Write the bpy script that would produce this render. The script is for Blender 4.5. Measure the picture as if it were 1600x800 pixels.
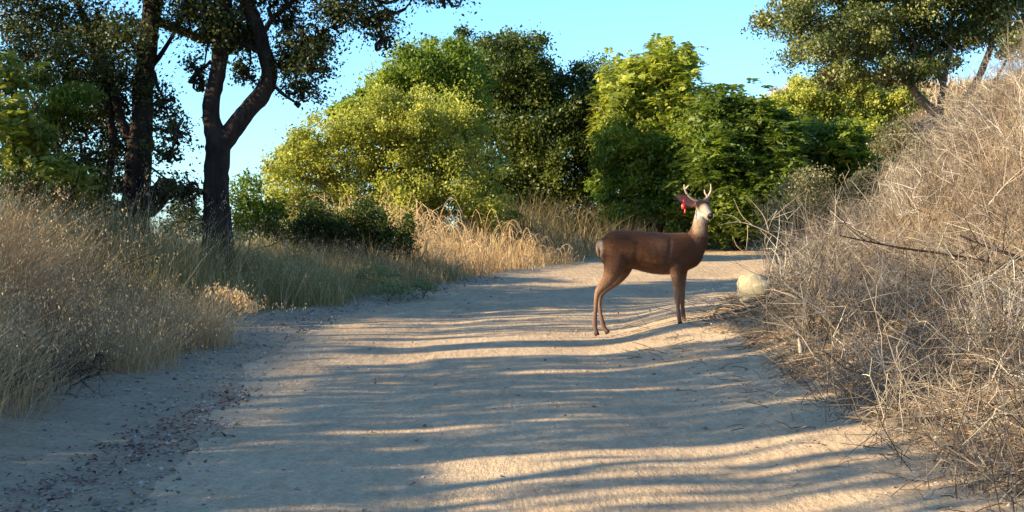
import bpy, math, random
import numpy as np
from mathutils import Vector

for o in list(bpy.data.objects):
    bpy.data.objects.remove(o)
scene = bpy.context.scene
C = scene.collection
R = math.radians

# ------------------------------------------------------------------ camera
F = 2600.0                       # focal length in photo pixels (1600 wide)
CAMZ = 1.6
cam_d = bpy.data.cameras.new("camera")
cam_d.sensor_width = 36.0
cam_d.lens = 36.0 * F / 1600.0
cam_d.clip_start = 0.1
cam_d.clip_end = 6000
cam = bpy.data.objects.new("camera", cam_d)
C.objects.link(cam)
cam.location = (0, 0, CAMZ)
cam.rotation_euler = (R(90), 0, 0)
scene.camera = cam

def at(px, py, Y):
    return np.array([(px - 800) / F * Y, Y, CAMZ + (400 - py) / F * Y])

# ------------------------------------------------------------------ light
SUN_EL = 21.0
SUN_A = 20.0                     # light travels towards +x and this much towards +y
world = bpy.data.worlds.new("World")
scene.world = world
world.use_nodes = True
wn = world.node_tree.nodes; wl = world.node_tree.links
wn.clear()
sky = wn.new("ShaderNodeTexSky"); sky.sky_type = 'NISHITA'
sky.sun_disc = False
sky.sun_elevation = R(SUN_EL)
az = math.atan2(-math.cos(R(SUN_A)), -math.sin(R(SUN_A)))   # compass angle of the sun from +y
sky.sun_rotation = az
sky.air_density = 1.0; sky.dust_density = 0.4; sky.ozone_density = 5.0
sky.altitude = 0
bg = wn.new("ShaderNodeBackground"); bg.inputs[1].default_value = 0.12
wo = wn.new("ShaderNodeOutputWorld")
tint = wn.new("ShaderNodeMix"); tint.data_type = 'RGBA'; tint.blend_type = 'MULTIPLY'; tint.inputs[0].default_value = 1
tint.inputs[7].default_value = (.60, .76, .84, 1)
wl.new(sky.outputs[0], tint.inputs[6]); wl.new(tint.outputs[2], bg.inputs[0]); wl.new(bg.outputs[0], wo.inputs[0])
sd = bpy.data.lights.new("sun", 'SUN'); sd.energy = 3.9; sd.angle = R(0.5)
sd.color = (1.0, 0.82, 0.58)
sun = bpy.data.objects.new("sun", sd); C.objects.link(sun)
LD = Vector((math.cos(R(SUN_A)) * math.cos(R(SUN_EL)), math.sin(R(SUN_A)) * math.cos(R(SUN_EL)), -math.sin(R(SUN_EL))))
sun.rotation_euler = LD.to_track_quat('-Z', 'Y').to_euler()
sun.location = (-20, -8, 12)
scene.view_settings.view_transform = 'Standard'
scene.view_settings.look = 'None'
scene.view_settings.gamma = 1
scene.view_settings.exposure = 1.83
scene.render.engine = 'CYCLES'
scene.cycles.max_bounces = 6
scene.cycles.transparent_max_bounces = 4

# ------------------------------------------------------------------ noise
_rt = np.random.default_rng(5).random((64, 64))
def vnoise(x, y, s=1.0, seed=0):
    x = np.asarray(x, float) / s + seed * 17.31; y = np.asarray(y, float) / s + seed * 9.17
    xi = np.floor(x).astype(int); yi = np.floor(y).astype(int)
    fx = x - xi; fy = y - yi
    fx = fx * fx * (3 - 2 * fx); fy = fy * fy * (3 - 2 * fy)
    a = _rt[xi % 64, yi % 64]; b = _rt[(xi + 1) % 64, yi % 64]
    c = _rt[xi % 64, (yi + 1) % 64]; d = _rt[(xi + 1) % 64, (yi + 1) % 64]
    return (a * (1 - fx) + b * fx) * (1 - fy) + (c * (1 - fx) + d * fx) * fy - 0.5
def ss(a, b, x):
    t = np.clip((np.asarray(x, float) - a) / (b - a), 0, 1)
    return t * t * (3 - 2 * t)

# ------------------------------------------------------------------ ground shape
ROAD = np.array([(.35, -30), (.35, 0), (.35, 8), (.1, 12), (-.1, 16), (.45, 20), (1.7, 24.5), (3.4, 29.5), (5.9, 33.6), (9.5, 36.2), (14, 37.6), (24, 38), (60, 38)], float)
def _resample(P, n=260):
    # smooth the polyline (Catmull-Rom)
    out = []
    for i in range(len(P) - 1):
        p0 = P[max(i - 1, 0)]; p1 = P[i]; p2 = P[i + 1]; p3 = P[min(i + 2, len(P) - 1)]
        for t in np.linspace(0, 1, 9)[:-1]:
            out.append(.5 * ((2 * p1) + (-p0 + p2) * t + (2 * p0 - 5 * p1 + 4 * p2 - p3) * t * t + (-p0 + 3 * p1 - 3 * p2 + p3) * t ** 3))
    out.append(P[-1])
    return np.array(out)
RC = _resample(ROAD)
HW = 2.1
def road_d(x, y):
    x = np.asarray(x, float); y = np.asarray(y, float)
    best = np.full(x.shape, 1e9); sg = np.ones(x.shape); par = np.zeros(x.shape)
    acc = 0
    for i in range(len(RC) - 1):
        a = RC[i]; b = RC[i + 1]; ab = b - a; L = np.hypot(*ab)
        t = np.clip(((x - a[0]) * ab[0] + (y - a[1]) * ab[1]) / (L * L), 0, 1)
        dx = x - a[0] - t * ab[0]; dy = y - a[1] - t * ab[1]
        d = np.hypot(dx, dy)
        cr = (ab[1] * dx - ab[0] * dy)
        m = d < best
        best = np.where(m, d, best); sg = np.where(m, np.where(cr >= 0, 1, -1), sg); par = np.where(m, acc + t * L, par)
        acc += L
    return best * sg, par

def H(x, y, under=True):
    x = np.asarray(x, float); y = np.asarray(y, float)
    d, par = road_d(x, y)
    base = 0.049 * np.where(y < 42, y, 42 + 8 * np.tanh((y - 42) / 8))
    base = np.where(y < -20, -.98, base)
    z = base.copy()
    # right bank
    dr = d - 1.75
    near = ss(60, 30, y)
    z += (.04 + .08 * ss(15.0, 16.5, y) * ss(21, 19, y)) * ss(-.75, .1, dr)
    bank = np.log1p(np.exp(np.clip((dr - .75) * 4, -30, 30))) / 4
    bank = 0.62 * np.minimum(bank, 1.2) + .92 * np.clip(bank - 1.2, 0, 2.2) + .33 * np.clip(bank - 3.4, 0, 26) 
    z += np.where(d > 0, bank, 0)
    z += np.where(d > 0, .22 * ss(.8, 2.4, dr) * vnoise(x, y, 1.3, 3) * 2, 0)
    # left shoulder and grass bank
    dl = -d - 2.1
    z += .03 * ss(-.2, 1.0, dl)
    lb = ss(.8, 3.0, dl) * (.22 + .38 * ss(22, 18.5, y) * ss(1.6, 3.4, dl) + .3 * ss(16.5, 13.5, y) * ss(3.2, 1.6, dl))
    lb += .50 * ss(2.6, 4.6, dl) * ss(18.5, 14, y) * ss(7.5, 5.5, dl)
    z += np.where(d < 0, lb, 0)
    z += np.where(d < 0, .12 * ss(.6, 2.2, dl) * vnoise(x, y, 1.6, 8) * 2, 0)
    # valley falling away on the left
    leftside = ss(3.0, -3.0, x)
    fall = np.clip(dl - 5.6, 0, None)
    z -= np.where(d < 0, leftside * 30 * np.tanh(fall * .32 / 30), 0)
    # hill beyond the bend
    hill = 4.7 * ss(41.5, 54, y) * ss(2.5, 10, x) + 9 * ss(50, 110, y) * ss(12, 60, x)
    z += hill * np.where(d < 0, 1, 0) 
    z += np.where(dl > 1.5, .5 * vnoise(x, y, 7, 2) * ss(40, 50, y), 0)
    z -= ss(90, 400, np.hypot(x, y)) * (18 + z * .8)
    # small relief
    z += .012 * vnoise(x, y, .45, 1) + .012 * vnoise(x, y, 1.1, 4)
    if under:
        e = np.abs(d) + .35 * vnoise(x, y, .7, 6) + .15 * vnoise(x, y, .22, 7)
        z -= .05 * ss(HW + .12, HW - .18, e)
    return z
def H1(x, y): return float(H(np.array([x]), np.array([y]))[0])

# ------------------------------------------------------------------ object helpers
def tag(o, label=None, cat=None, group=None, kind=None):
    if label: o['label'] = label
    if cat: o['category'] = cat
    if group: o['group'] = group
    if kind: o['kind'] = kind
    return o
def empty(name, loc=(0, 0, 0)):
    o = bpy.data.objects.new(name, None); C.objects.link(o); o.location = loc; o.empty_display_size = .2
    return o

class Geo:
    def __init__(s): s.v = []; s.f = []; s.t = []; s.n = 0
    def add(s, v, f, tint=None):
        """v (n,3); f list of (m,k) int arrays; tint list of (m,) arrays"""
        for i, fa in enumerate(f):
            if len(fa) == 0: continue
            s.f.append(np.asarray(fa) + s.n)
            s.t.append(np.full(len(fa), .5) if tint is None else np.asarray(tint[i], float))
        s.v.append(np.asarray(v, float)); s.n += len(v)
    def build(s, name, mat, parent=None, smooth=False, origin=(0, 0, 0)):
        me = bpy.data.meshes.new(name)
        V = np.concatenate(s.v) - np.array(origin)
        me.vertices.add(len(V)); me.vertices.foreach_set('co', V.astype(np.float32).ravel())
        sizes = np.concatenate([np.full(len(f), f.shape[1]) for f in s.f])
        loops = np.concatenate([f.ravel() for f in s.f])
        me.loops.add(len(loops)); me.loops.foreach_set('vertex_index', loops.astype(np.int32))
        me.polygons.add(len(sizes))
        st = np.concatenate([[0], np.cumsum(sizes)[:-1]])
        me.polygons.foreach_set('loop_start', st.astype(np.int32))
        me.polygons.foreach_set('loop_total', sizes.astype(np.int32))
        if smooth: me.polygons.foreach_set('use_smooth', np.ones(len(sizes), bool))
        me.update(calc_edges=True)
        a = me.attributes.new('tint', 'FLOAT', 'FACE'); a.data.foreach_set('value', np.concatenate(s.t).astype(np.float32))
        me.materials.append(mat)
        o = bpy.data.objects.new(name, me); C.objects.link(o)
        if parent is not None: o.parent = parent
        else: o.location = origin
        return o

def frames(P):
    T = np.gradient(P, axis=-2)
    T /= np.linalg.norm(T, axis=-1, keepdims=True) + 1e-9
    ref = np.where(np.abs(T[..., 2:3]) > .9, np.array([1., 0, 0]), np.array([0, 0, 1.]))
    A = np.cross(T, ref); A /= np.linalg.norm(A, axis=-1, keepdims=True) + 1e-9
    B = np.cross(T, A)
    return T, A, B
def tubes(g, P, r, k=3, tint=None):
    """P (N,n,3), r (N,n)"""
    P = np.asarray(P, float); r = np.asarray(r, float)
    N, n, _ = P.shape
    T, A, B = frames(P)
    # keep one reference per tube to avoid twisting
    ang = np.arange(k) / k * 2 * np.pi
    V = P[:, :, None, :] + r[:, :, None, None] * (A[:, :, None, :] * np.cos(ang)[None, None, :, None] + B[:, :, None, :] * np.sin(ang)[None, None, :, None])
    idx = np.arange(N * n * k).reshape(N, n, k)
    a = idx[:, :-1, :]; b = np.roll(a, -1, axis=2); c = idx[:, 1:, :]; d = np.roll(c, -1, axis=2)
    q = np.stack([a, b, d, c], -1).reshape(-1, 4)
    tt = np.repeat(np.full(N, .5) if tint is None else tint, (n - 1) * k)
    g.add(V.reshape(-1, 3), [q], [tt])
def limb(g, pts, rad, k=8, n=None, tint=.5, rough=0, seed=0):
    """smooth tapered limb through points, with optional lumpy bark outline, closed at the tip"""
    pts = np.asarray(pts, float); rad = np.asarray(rad, float)
    n = n or max(6, len(pts) * 5)
    L = np.concatenate([[0], np.cumsum(np.linalg.norm(np.diff(pts, axis=0), axis=1))]); L /= L[-1]
    # Catmull-Rom in 3D
    out = []; ro = []
    for t in np.linspace(0, 1, n):
        i = min(np.searchsorted(L, t, side='right') - 1, len(pts) - 2); i = max(i, 0)
        u = (t - L[i]) / (L[i + 1] - L[i] + 1e-9)
        p0 = pts[max(i - 1, 0)]; p1 = pts[i]; p2 = pts[i + 1]; p3 = pts[min(i + 2, len(pts) - 1)]
        out.append(.5 * ((2 * p1) + (-p0 + p2) * u + (2 * p0 - 5 * p1 + 4 * p2 - p3) * u * u + (-p0 + 3 * p1 - 3 * p2 + p3) * u ** 3))
        ro.append(rad[i] * (1 - u) + rad[i + 1] * u)
    P = np.array(out); r = np.array(ro)
    T = np.gradient(P, axis=0); T /= np.linalg.norm(T, axis=1, keepdims=True) + 1e-9
    A = np.zeros_like(P); a = np.cross(T[0], [0.3, 1, 0.1]); a /= np.linalg.norm(a)
    for i in range(n):
        a = a - T[i] * np.dot(a, T[i]); a /= np.linalg.norm(a) + 1e-9; A[i] = a
    B = np.cross(T, A)
    ang = np.arange(k) / k * 2 * np.pi
    rr = r[:, None] * np.ones((1, k))
    if rough:
        rs = np.random.default_rng(seed)
        rr = rr * (1 + rough * (rs.random((n, k)) - .5) + rough * .8 * (np.sin(ang * 3 + rs.random() * 6)[None, :]) * .5 + rough * .6 * np.sin(np.linspace(0, 9, n) + rs.random() * 6)[:, None])
    V = P[:, None, :] + rr[..., None] * (A[:, None, :] * np.cos(ang)[None, :, None] + B[:, None, :] * np.sin(ang)[None, :, None])
    idx = np.arange(n * k).reshape(n, k)
    a_ = idx[:-1]; b_ = np.roll(a_, -1, 1); c_ = idx[1:]; d_ = np.roll(c_, -1, 1)
    q = np.stack([a_, b_, d_, c_], -1).reshape(-1, 4)
    V = np.concatenate([V.reshape(-1, 3), P[-1:] + T[-1:] * r[-1], P[:1]])
    tip = np.stack([idx[-1], np.roll(idx[-1], -1), np.full(k, n * k)], 1)
    tail = np.stack([np.roll(idx[0], -1), idx[0], np.full(k, n * k + 1)], 1)
    g.add(V, [q, tip, tail], [np.full(len(q), tint), np.full(k, tint), np.full(k, tint)])
    return P, r

def unit(v): return v / (np.linalg.norm(v, axis=-1, keepdims=True) + 1e-9)
def rdir(rs, n): return unit(rs.normal(size=(n, 3)))

def leaves(g, rs, P, Nrm, size, tint, asp=.5, droop=0.0):
    """one folded quad per leaf"""
    n = len(P)
    D = rdir(rs, n); D[:, 2] -= droop
    D = unit(D - Nrm * np.sum(D * Nrm, 1, keepdims=True))
    S = np.cross(Nrm, D)
    s = (size * (.6 + .8 * rs.random(n)))[:, None]
    base = P - D * s * .5; tip = P + D * s * .5
    l = P + S * s * asp * .5 + Nrm * s * .12; r = P - S * s * asp * .5 + Nrm * s * .12
    V = np.stack([base, l, tip, r], 1).reshape(-1, 3)
    q = np.arange(4 * n).reshape(n, 4)
    g.add(V, [q], [tint])

def crown(g, rs, blobs, n, size, clumps=26, csize=.22, asp=.55, back=.45, up=.35, fill=.25, tb=0.0, droop=0.2, keep=None, twigs=None, tvar=.35):
    """blobs: list of (center, (rx,ry,rz)); leaves gather in clumps near the blob surfaces"""
    vol = np.array([b[1][0] * b[1][2] for b in blobs]); vol = vol / vol.sum()
    for (c, rad), w in zip(blobs, vol):
        c = np.asarray(c, float); rad = np.asarray(rad, float)
        m = int(n * w)
        K = max(6, int(clumps * (rad[0] * rad[2]) ** .5))
        cd = rdir(rs, K)
        cd[:, 1] = np.where((cd[:, 1] > .3) & (rs.random(K) > back), -cd[:, 1], cd[:, 1])
        cr = (.72 + .42 * rs.random(K))[:, None]
        cc = c + cd * rad * cr
        ct = tb + .5 + tvar * (rs.random(K) - .5)
        ci = rs.integers(0, K, m)
        cs = csize * rad.mean() * (.6 + .8 * rs.random(K))
        off = rs.normal(size=(m, 3)) * cs[ci][:, None] * .6
        P = cc[ci] + off * np.array([1, 1, .75])
        fi = rs.random(m) < fill
        P[fi] = (c + rdir(rs, m) * rad * (rs.random(m) ** (1 / 2.5) * .95)[:, None])[fi]
        out = unit((P - c) / rad)
        Nn = unit(out * .28 + rdir(rs, m) + np.array([-.25, -.12, up * .6]))
        t = ct[ci] + .28 * (rs.random(m) - .5)
        if keep is not None:
            k = keep(P, rs); P = P[k]; Nn = Nn[k]; t = t[k]
        leaves(g, rs, P, Nn, size, np.clip(t, 0, 1), asp, droop)
        if twigs is not None:
            e = cc[rs.integers(0, K, max(4, K // 2))]
            s0 = c + (e - c) * .25
            mid = (s0 + e) / 2 + rs.normal(size=e.shape) * .12 * rad.mean()
            tt = np.linspace(0, 1, 5)[None, :, None]
            PP = (1 - tt) ** 2 * s0[:, None] + 2 * tt * (1 - tt) * mid[:, None] + tt * tt * e[:, None]
            rr = np.linspace(.022, .005, 5)[None, :] * np.ones((len(e), 1)) * (rad.mean() ** .5)
            tubes(twigs, PP, rr, 4)

def blades(g, rs, P, h, w, lean=.35, tint=None, wind=(0, 0), seg=2, curl=.5, face=None):
    n = len(P)
    a = rs.random(n) * 2 * np.pi
    L = (lean * (.2 + rs.random(n)))[:, None] * np.stack([np.cos(a), np.sin(a), 0 * a], 1) + np.array([wind[0], wind[1], 0])
    hh = (h * (.55 + .7 * rs.random(n)))[:, None]
    b = rs.random(n) * 2 * np.pi
    side = np.stack([np.cos(b), np.sin(b) * .5, 0 * b], 1)
    ww = (w * (.6 + .8 * rs.random(n)))[:, None]
    ts = np.linspace(0, 1, seg + 1)
    V = []
    for i, t in enumerate(ts):
        up = t - curl * .35 * t * t * np.linalg.norm(L, axis=1, keepdims=True)
        c = P + np.array([0, 0, 1.]) * hh * up + L * hh * (t ** 1.7)
        wd = ww * (1 - t * .85)
        if i == seg: V.append(c)
        else: V += [c - side * wd * .5, c + side * wd * .5]
    V = np.stack(V, 1); m = V.shape[1]
    base = (np.arange(n) * m)[:, None]
    F_ = []; TT = []
    if tint is None: tint = rs.random(n)
    for i in range(seg - 1):
        F_.append(base + np.array([[2 * i, 2 * i + 1, 2 * i + 3, 2 * i + 2]])); TT.append(tint)
    F_.append(base + np.array([[2 * seg - 2, 2 * seg - 1, 2 * seg]])); TT.append(tint)
    g.add(V.reshape(-1, 3), F_, TT)
    return V[:, -1]

# ------------------------------------------------------------------ materials
def mat(name):
    m = bpy.data.materials.new(name); m.use_nodes = True
    nt = m.node_tree
    return m, nt, nt.nodes['Principled BSDF'], nt.nodes['Material Output']
def ramp(nt, stops):
    r = nt.nodes.new('ShaderNodeValToRGB'); e = r.color_ramp.elements
    e[0].position = stops[0][0]; e[0].color = (*stops[0][1], 1)
    e[1].position = stops[-1][0]; e[1].color = (*stops[-1][1], 1)
    for p, c in stops[1:-1]:
        x = e.new(p); x.color = (*c, 1)
    return r
def leafmat(name, stops, trans=.35, rough=.45, spec=.35, nscale=1.2, namp=.35, tt=(1.5, 1.6, .7)):
    m, nt, b, out = mat(name)
    L = nt.links.new
    at_ = nt.nodes.new('ShaderNodeAttribute'); at_.attribute_name = 'tint'
    geo = nt.nodes.new('ShaderNodeNewGeometry')
    no = nt.nodes.new('ShaderNodeTexNoise'); no.inputs['Scale'].default_value = nscale; no.inputs['Detail'].default_value = 2
    L(geo.outputs['Position'], no.inputs['Vector'])
    ma = nt.nodes.new('ShaderNodeMath'); ma.operation = 'MULTIPLY_ADD'; ma.inputs[1].default_value = namp * 2; 
    L(no.outputs['Fac'], ma.inputs[0])
    ad = nt.nodes.new('ShaderNodeMath'); ad.operation = 'SUBTRACT'; ad.inputs[1].default_value = namp
    L(at_.outputs['Fac'], ad.inputs[0]); L(ad.outputs[0], ma.inputs[2])
    r = ramp(nt, stops); L(ma.outputs[0], r.inputs[0])
    L(r.outputs[0], b.inputs['Base Color'])
    b.inputs['Roughness'].default_value = rough; b.inputs['Specular IOR Level'].default_value = spec
    if trans > 0:
        tr = nt.nodes.new('ShaderNodeBsdfTranslucent')
        g2 = nt.nodes.new('ShaderNodeMix'); g2.data_type = 'RGBA'; g2.blend_type = 'MULTIPLY'; g2.inputs[0].default_value = 1
        L(r.outputs[0], g2.inputs[6]); g2.inputs[7].default_value = (*tt, 1)
        L(g2.outputs[2], tr.inputs[0])
        mx = nt.nodes.new('ShaderNodeMixShader'); mx.inputs[0].default_value = trans
        L(b.outputs[0], mx.inputs[1]); L(tr.outputs[0], mx.inputs[2]); L(mx.outputs[0], out.inputs[0])
    return m
def barkmat(name, c1, c2, scale=9, bump=.6):
    m, nt, b, out = mat(name); L = nt.links.new
    geo = nt.nodes.new('ShaderNodeNewGeometry')
    mp = nt.nodes.new('ShaderNodeMapping'); mp.inputs['Scale'].default_value = (1, 1, .28)
    L(geo.outputs['Position'], mp.inputs[0])
    no = nt.nodes.new('ShaderNodeTexNoise'); no.inputs['Scale'].default_value = scale; no.inputs['Detail'].default_value = 6; no.inputs['Roughness'].default_value = .7
    vo = nt.nodes.new('ShaderNodeTexVoronoi'); vo.inputs['Scale'].default_value = scale * 1.6; vo.feature = 'DISTANCE_TO_EDGE'
    L(mp.outputs[0], no.inputs[0]); L(mp.outputs[0], vo.inputs['Vector'])
    r = ramp(nt, [(.32, c1), (.68, c2)]); L(no.outputs['Fac'], r.inputs[0])
    L(r.outputs[0], b.inputs['Base Color']); b.inputs['Roughness'].default_value = .9; b.inputs['Specular IOR Level'].default_value = .15
    mu = nt.nodes.new('ShaderNodeMath'); mu.operation = 'MULTIPLY_ADD'; mu.inputs[1].default_value = 1.2
    L(vo.outputs['Distance'], mu.inputs[0]); L(no.outputs['Fac'], mu.inputs[2])
    bp = nt.nodes.new('ShaderNodeBump'); bp.inputs['Strength'].default_value = bump; bp.inputs['Distance'].default_value = .03
    L(mu.outputs[0], bp.inputs['Height']); L(bp.outputs[0], b.inputs['Normal'])
    return m
def plain(name, col, rough=.6, spec=.3, noise=.25, nscale=40, bump=0.0):
    m, nt, b, out = mat(name); L = nt.links.new
    tc = nt.nodes.new('ShaderNodeTexCoord')
    no = nt.nodes.new('ShaderNodeTexNoise'); no.inputs['Scale'].default_value = nscale; no.inputs['Detail'].default_value = 4
    L(tc.outputs['Object'], no.inputs['Vector'])
    c = np.array(col)
    r = ramp(nt, [(.3, tuple(c * (1 - noise))), (.7, tuple(c * (1 + noise)))]); L(no.outputs['Fac'], r.inputs[0])
    L(r.outputs[0], b.inputs['Base Color']); b.inputs['Roughness'].default_value = rough; b.inputs['Specular IOR Level'].default_value = spec
    if bump:
        bp = nt.nodes.new('ShaderNodeBump'); bp.inputs['Strength'].default_value = bump; bp.inputs['Distance'].default_value = .01
        L(no.outputs['Fac'], bp.inputs['Height']); L(bp.outputs[0], b.inputs['Normal'])
    return m

def dirtmat(name, stops, fine_dark=.6, streak=False, litter=None):
    m, nt, b, out = mat(name); L = nt.links.new
    geo = nt.nodes.new('ShaderNodeNewGeometry')
    def noise(sc, det=4, ro=.6, scl=None):
        n = nt.nodes.new('ShaderNodeTexNoise'); n.inputs['Scale'].default_value = sc; n.inputs['Detail'].default_value = det; n.inputs['Roughness'].default_value = ro
        if scl:
            mp = nt.nodes.new('ShaderNodeMapping'); mp.inputs['Scale'].default_value = scl
            L(geo.outputs['Position'], mp.inputs[0]); L(mp.outputs[0], n.inputs['Vector'])
        else: L(geo.outputs['Position'], n.inputs['Vector'])
        return n
    n1 = noise(1.1, 5, .65); n2 = noise(28, 5, .75); n3 = noise(5, 6, .7, (2.2, .5, 1) if streak else None)
    a = nt.nodes.new('ShaderNodeMath'); a.operation = 'MULTIPLY_ADD'; a.inputs[1].default_value = .45
    L(n1.outputs['Fac'], a.inputs[0])
    s = nt.nodes.new('ShaderNodeMath'); s.operation = 'MULTIPLY'; s.inputs[1].default_value = .55
    L(n3.outputs['Fac'], s.inputs[0]); L(s.outputs[0], a.inputs[2])
    r = ramp(nt, stops); L(a.outputs[0], r.inputs[0])
    vo = nt.nodes.new('ShaderNodeTexVoronoi'); vo.inputs['Scale'].default_value = 55; L(geo.outputs['Position'], vo.inputs['Vector'])
    r2 = ramp(nt, [(.30, (fine_dark,) * 3), (.62, (1.12,) * 3)]); L(n2.outputs['Fac'], r2.inputs[0])
    mx = nt.nodes.new('ShaderNodeMix'); mx.data_type = 'RGBA'; mx.blend_type = 'MULTIPLY'; mx.inputs[0].default_value = .8
    L(r.outputs[0], mx.inputs[6]); L(r2.outputs[0], mx.inputs[7])
    # pebble speckle
    rp = ramp(nt, [(.04, (1.25,) * 3), (.16, (1,) * 3)]); L(vo.outputs['Distance'], rp.inputs[0])
    mx2 = nt.nodes.new('ShaderNodeMix'); mx2.data_type = 'RGBA'; mx2.blend_type = 'MULTIPLY'; mx2.inputs[0].default_value = 1
    L(mx.outputs[2], mx2.inputs[6]); L(rp.outputs[0], mx2.inputs[7])
    L(mx2.outputs[2], b.inputs['Base Color'])
    b.inputs['Roughness'].default_value = .95; b.inputs['Specular IOR Level'].default_value = .1
    h = nt.nodes.new('ShaderNodeMath'); h.operation = 'MULTIPLY_ADD'; h.inputs[1].default_value = .5
    L(n2.outputs['Fac'], h.inputs[0]); L(n3.outputs['Fac'], h.inputs[2])
    bp = nt.nodes.new('ShaderNodeBump'); bp.inputs['Strength'].default_value = .8; bp.inputs['Distance'].default_value = .035
    L(h.outputs[0], bp.inputs['Height']); L(bp.outputs[0], b.inputs['Normal'])
    return m

M = {}
M['road'] = dirtmat('road_dirt', [(.30, (.39, .275, .16)), (.5, (.53, .385, .225)), (.7, (.63, .48, .29))], streak=True)
M['ground'] = dirtmat('ground_dirt', [(.30, (.31, .225, .135)), (.5, (.45, .335, .20)), (.7, (.56, .43, .265))], fine_dark=.5)
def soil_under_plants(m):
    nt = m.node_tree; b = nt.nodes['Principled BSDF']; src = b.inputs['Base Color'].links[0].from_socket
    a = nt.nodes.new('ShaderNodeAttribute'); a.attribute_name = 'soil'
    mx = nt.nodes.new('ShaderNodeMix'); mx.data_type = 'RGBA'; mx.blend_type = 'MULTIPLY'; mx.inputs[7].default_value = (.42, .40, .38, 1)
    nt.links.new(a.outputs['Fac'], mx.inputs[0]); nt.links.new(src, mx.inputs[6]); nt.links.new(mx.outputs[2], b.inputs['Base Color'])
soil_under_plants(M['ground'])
M['bark_oak'] = barkmat('oak_bark', (.014, .010, .008), (.06, .042, .032))
M['bark_pale'] = barkmat('pale_bark', (.09, .07, .05), (.30, .24, .17))
M['wood_cut'] = plain('cut_wood', (.03, .018, .012), .9, .1, .5, 30)
M['oak_leaf'] = leafmat('oak_leaf', [(.1, (.014, .020, .005)), (.5, (.035, .046, .010)), (.9, (.10, .11, .022))], trans=.22, spec=.25)
M['leaf_green'] = leafmat('mid_green_leaf', [(.1, (.05, .08, .010)), (.5, (.12, .17, .022)), (.9, (.30, .33, .04))], trans=.35, spec=.2)
M['leaf_yellow'] = leafmat('yellow_green_leaf', [(.1, (.10, .12, .018)), (.5, (.29, .30, .05)), (.9, (.50, .47, .10))], trans=.35, spec=.2)
M['leaf_lime'] = leafmat('lime_leaf', [(.1, (.09, .12, .018)), (.5, (.25, .285, .04)), (.9, (.44, .43, .07))], trans=.4)
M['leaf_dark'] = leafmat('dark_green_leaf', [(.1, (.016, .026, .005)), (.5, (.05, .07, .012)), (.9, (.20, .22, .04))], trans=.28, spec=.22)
M['leaf_frond'] = leafmat('frond_leaf', [(.1, (.04, .07, .012)), (.5, (.12, .165, .028)), (.9, (.30, .34, .06))], trans=.4, spec=.25)
M['leaf_olive'] = leafmat('olive_leaf', [(.1, (.05, .05, .025)), (.5, (.14, .13, .06)), (.9, (.28, .24, .11))], trans=.25)
M['grass_dry'] = leafmat('dry_grass', [(.05, (.27, .18, .09)), (.5, (.56, .41, .21)), (.95, (.78, .62, .35))], trans=.3, rough=.7, spec=.2, nscale=.8, namp=.25, tt=(1.25, 1.1, .9))
M['grass_gold'] = leafmat('golden_grass', [(.05, (.34, .22, .095)), (.5, (.58, .42, .20)), (.95, (.75, .60, .34))], trans=.3, rough=.7, spec=.2, nscale=.8, namp=.2, tt=(1.3, 1.05, .8))
M['grass_green'] = leafmat('green_grass', [(.05, (.11, .11, .035)), (.5, (.27, .235, .09)), (.95, (.52, .43, .20))], trans=.3, rough=.7, spec=.15, tt=(1.3, 1.2, .8))
M['leaf_weed'] = leafmat('weed_leaf', [(.1, (.10, .12, .05)), (.5, (.22, .25, .11)), (.9, (.36, .37, .18))], trans=.25, spec=.15)
M['scrub'] = leafmat('weedy_scrub', [(.05, (.10, .085, .035)), (.5, (.25, .19, .09)), (.95, (.46, .36, .19))], trans=.2, rough=.8, spec=.1, tt=(1.3, 1.2, .8))
M['brush'] = leafmat('dry_brush_twig', [(.08, (.05, .038, .028)), (.4, (.20, .16, .115)), (.72, (.40, .335, .235)), (.97, (.75, .68, .54))], trans=0, rough=.8, spec=.15, nscale=1.6, namp=.38)
M['brush_dark'] = barkmat('dark_twig', (.02, .013, .01), (.07, .045, .035), 20, .3)
M['litter'] = leafmat('leaf_litter', [(.05, (.08, .05, .03)), (.5, (.24, .16, .09)), (.95, (.50, .38, .22))], trans=0, rough=.8)
M['litter_red'] = leafmat('red_leaf_litter', [(.05, (.08, .04, .035)), (.5, (.22, .10, .08)), (.95, (.36, .20, .15))], trans=0, rough=.8)
M['stone'] = leafmat('gravel_stone', [(.05, (.14, .12, .10)), (.5, (.34, .29, .23)), (.95, (.50, .45, .37))], trans=0, rough=.85, spec=.15)
M['rock'] = dirtmat('sandstone', [(.30, (.50, .39, .20)), (.5, (.66, .53, .29)), (.7, (.76, .64, .40))], fine_dark=.75)

# ------------------------------------------------------------------ ground sheet
def axis(lo, hi, step, far_lo, far_hi, grow=1.16):
    a = list(np.arange(lo, hi + 1e-6, step)); s = step; x = hi
    while x < far_hi: s *= grow; x += s; a.append(x)
    s = step; x = lo
    while x > far_lo: s *= grow; x -= s; a.insert(0, x)
    return np.array(a)
xs = axis(-9, 11, .09, -4500, 4500); ys = axis(5, 44, .11, -1500, 5000)
X, Y = np.meshgrid(xs, ys)
Z = H(X.ravel(), Y.ravel())
V = np.stack([X.ravel(), Y.ravel(), Z], 1)
nx, ny = len(xs), len(ys)
I = np.arange(nx * ny).reshape(ny, nx)
Q = np.stack([I[:-1, :-1], I[:-1, 1:], I[1:, 1:], I[1:, :-1]], -1).reshape(-1, 4)
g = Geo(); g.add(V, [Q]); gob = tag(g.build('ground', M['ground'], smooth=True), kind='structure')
dd, _ = road_d(V[:, 0], V[:, 1]); nz = .7 * vnoise(V[:, 0], V[:, 1], .6, 55)
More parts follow.
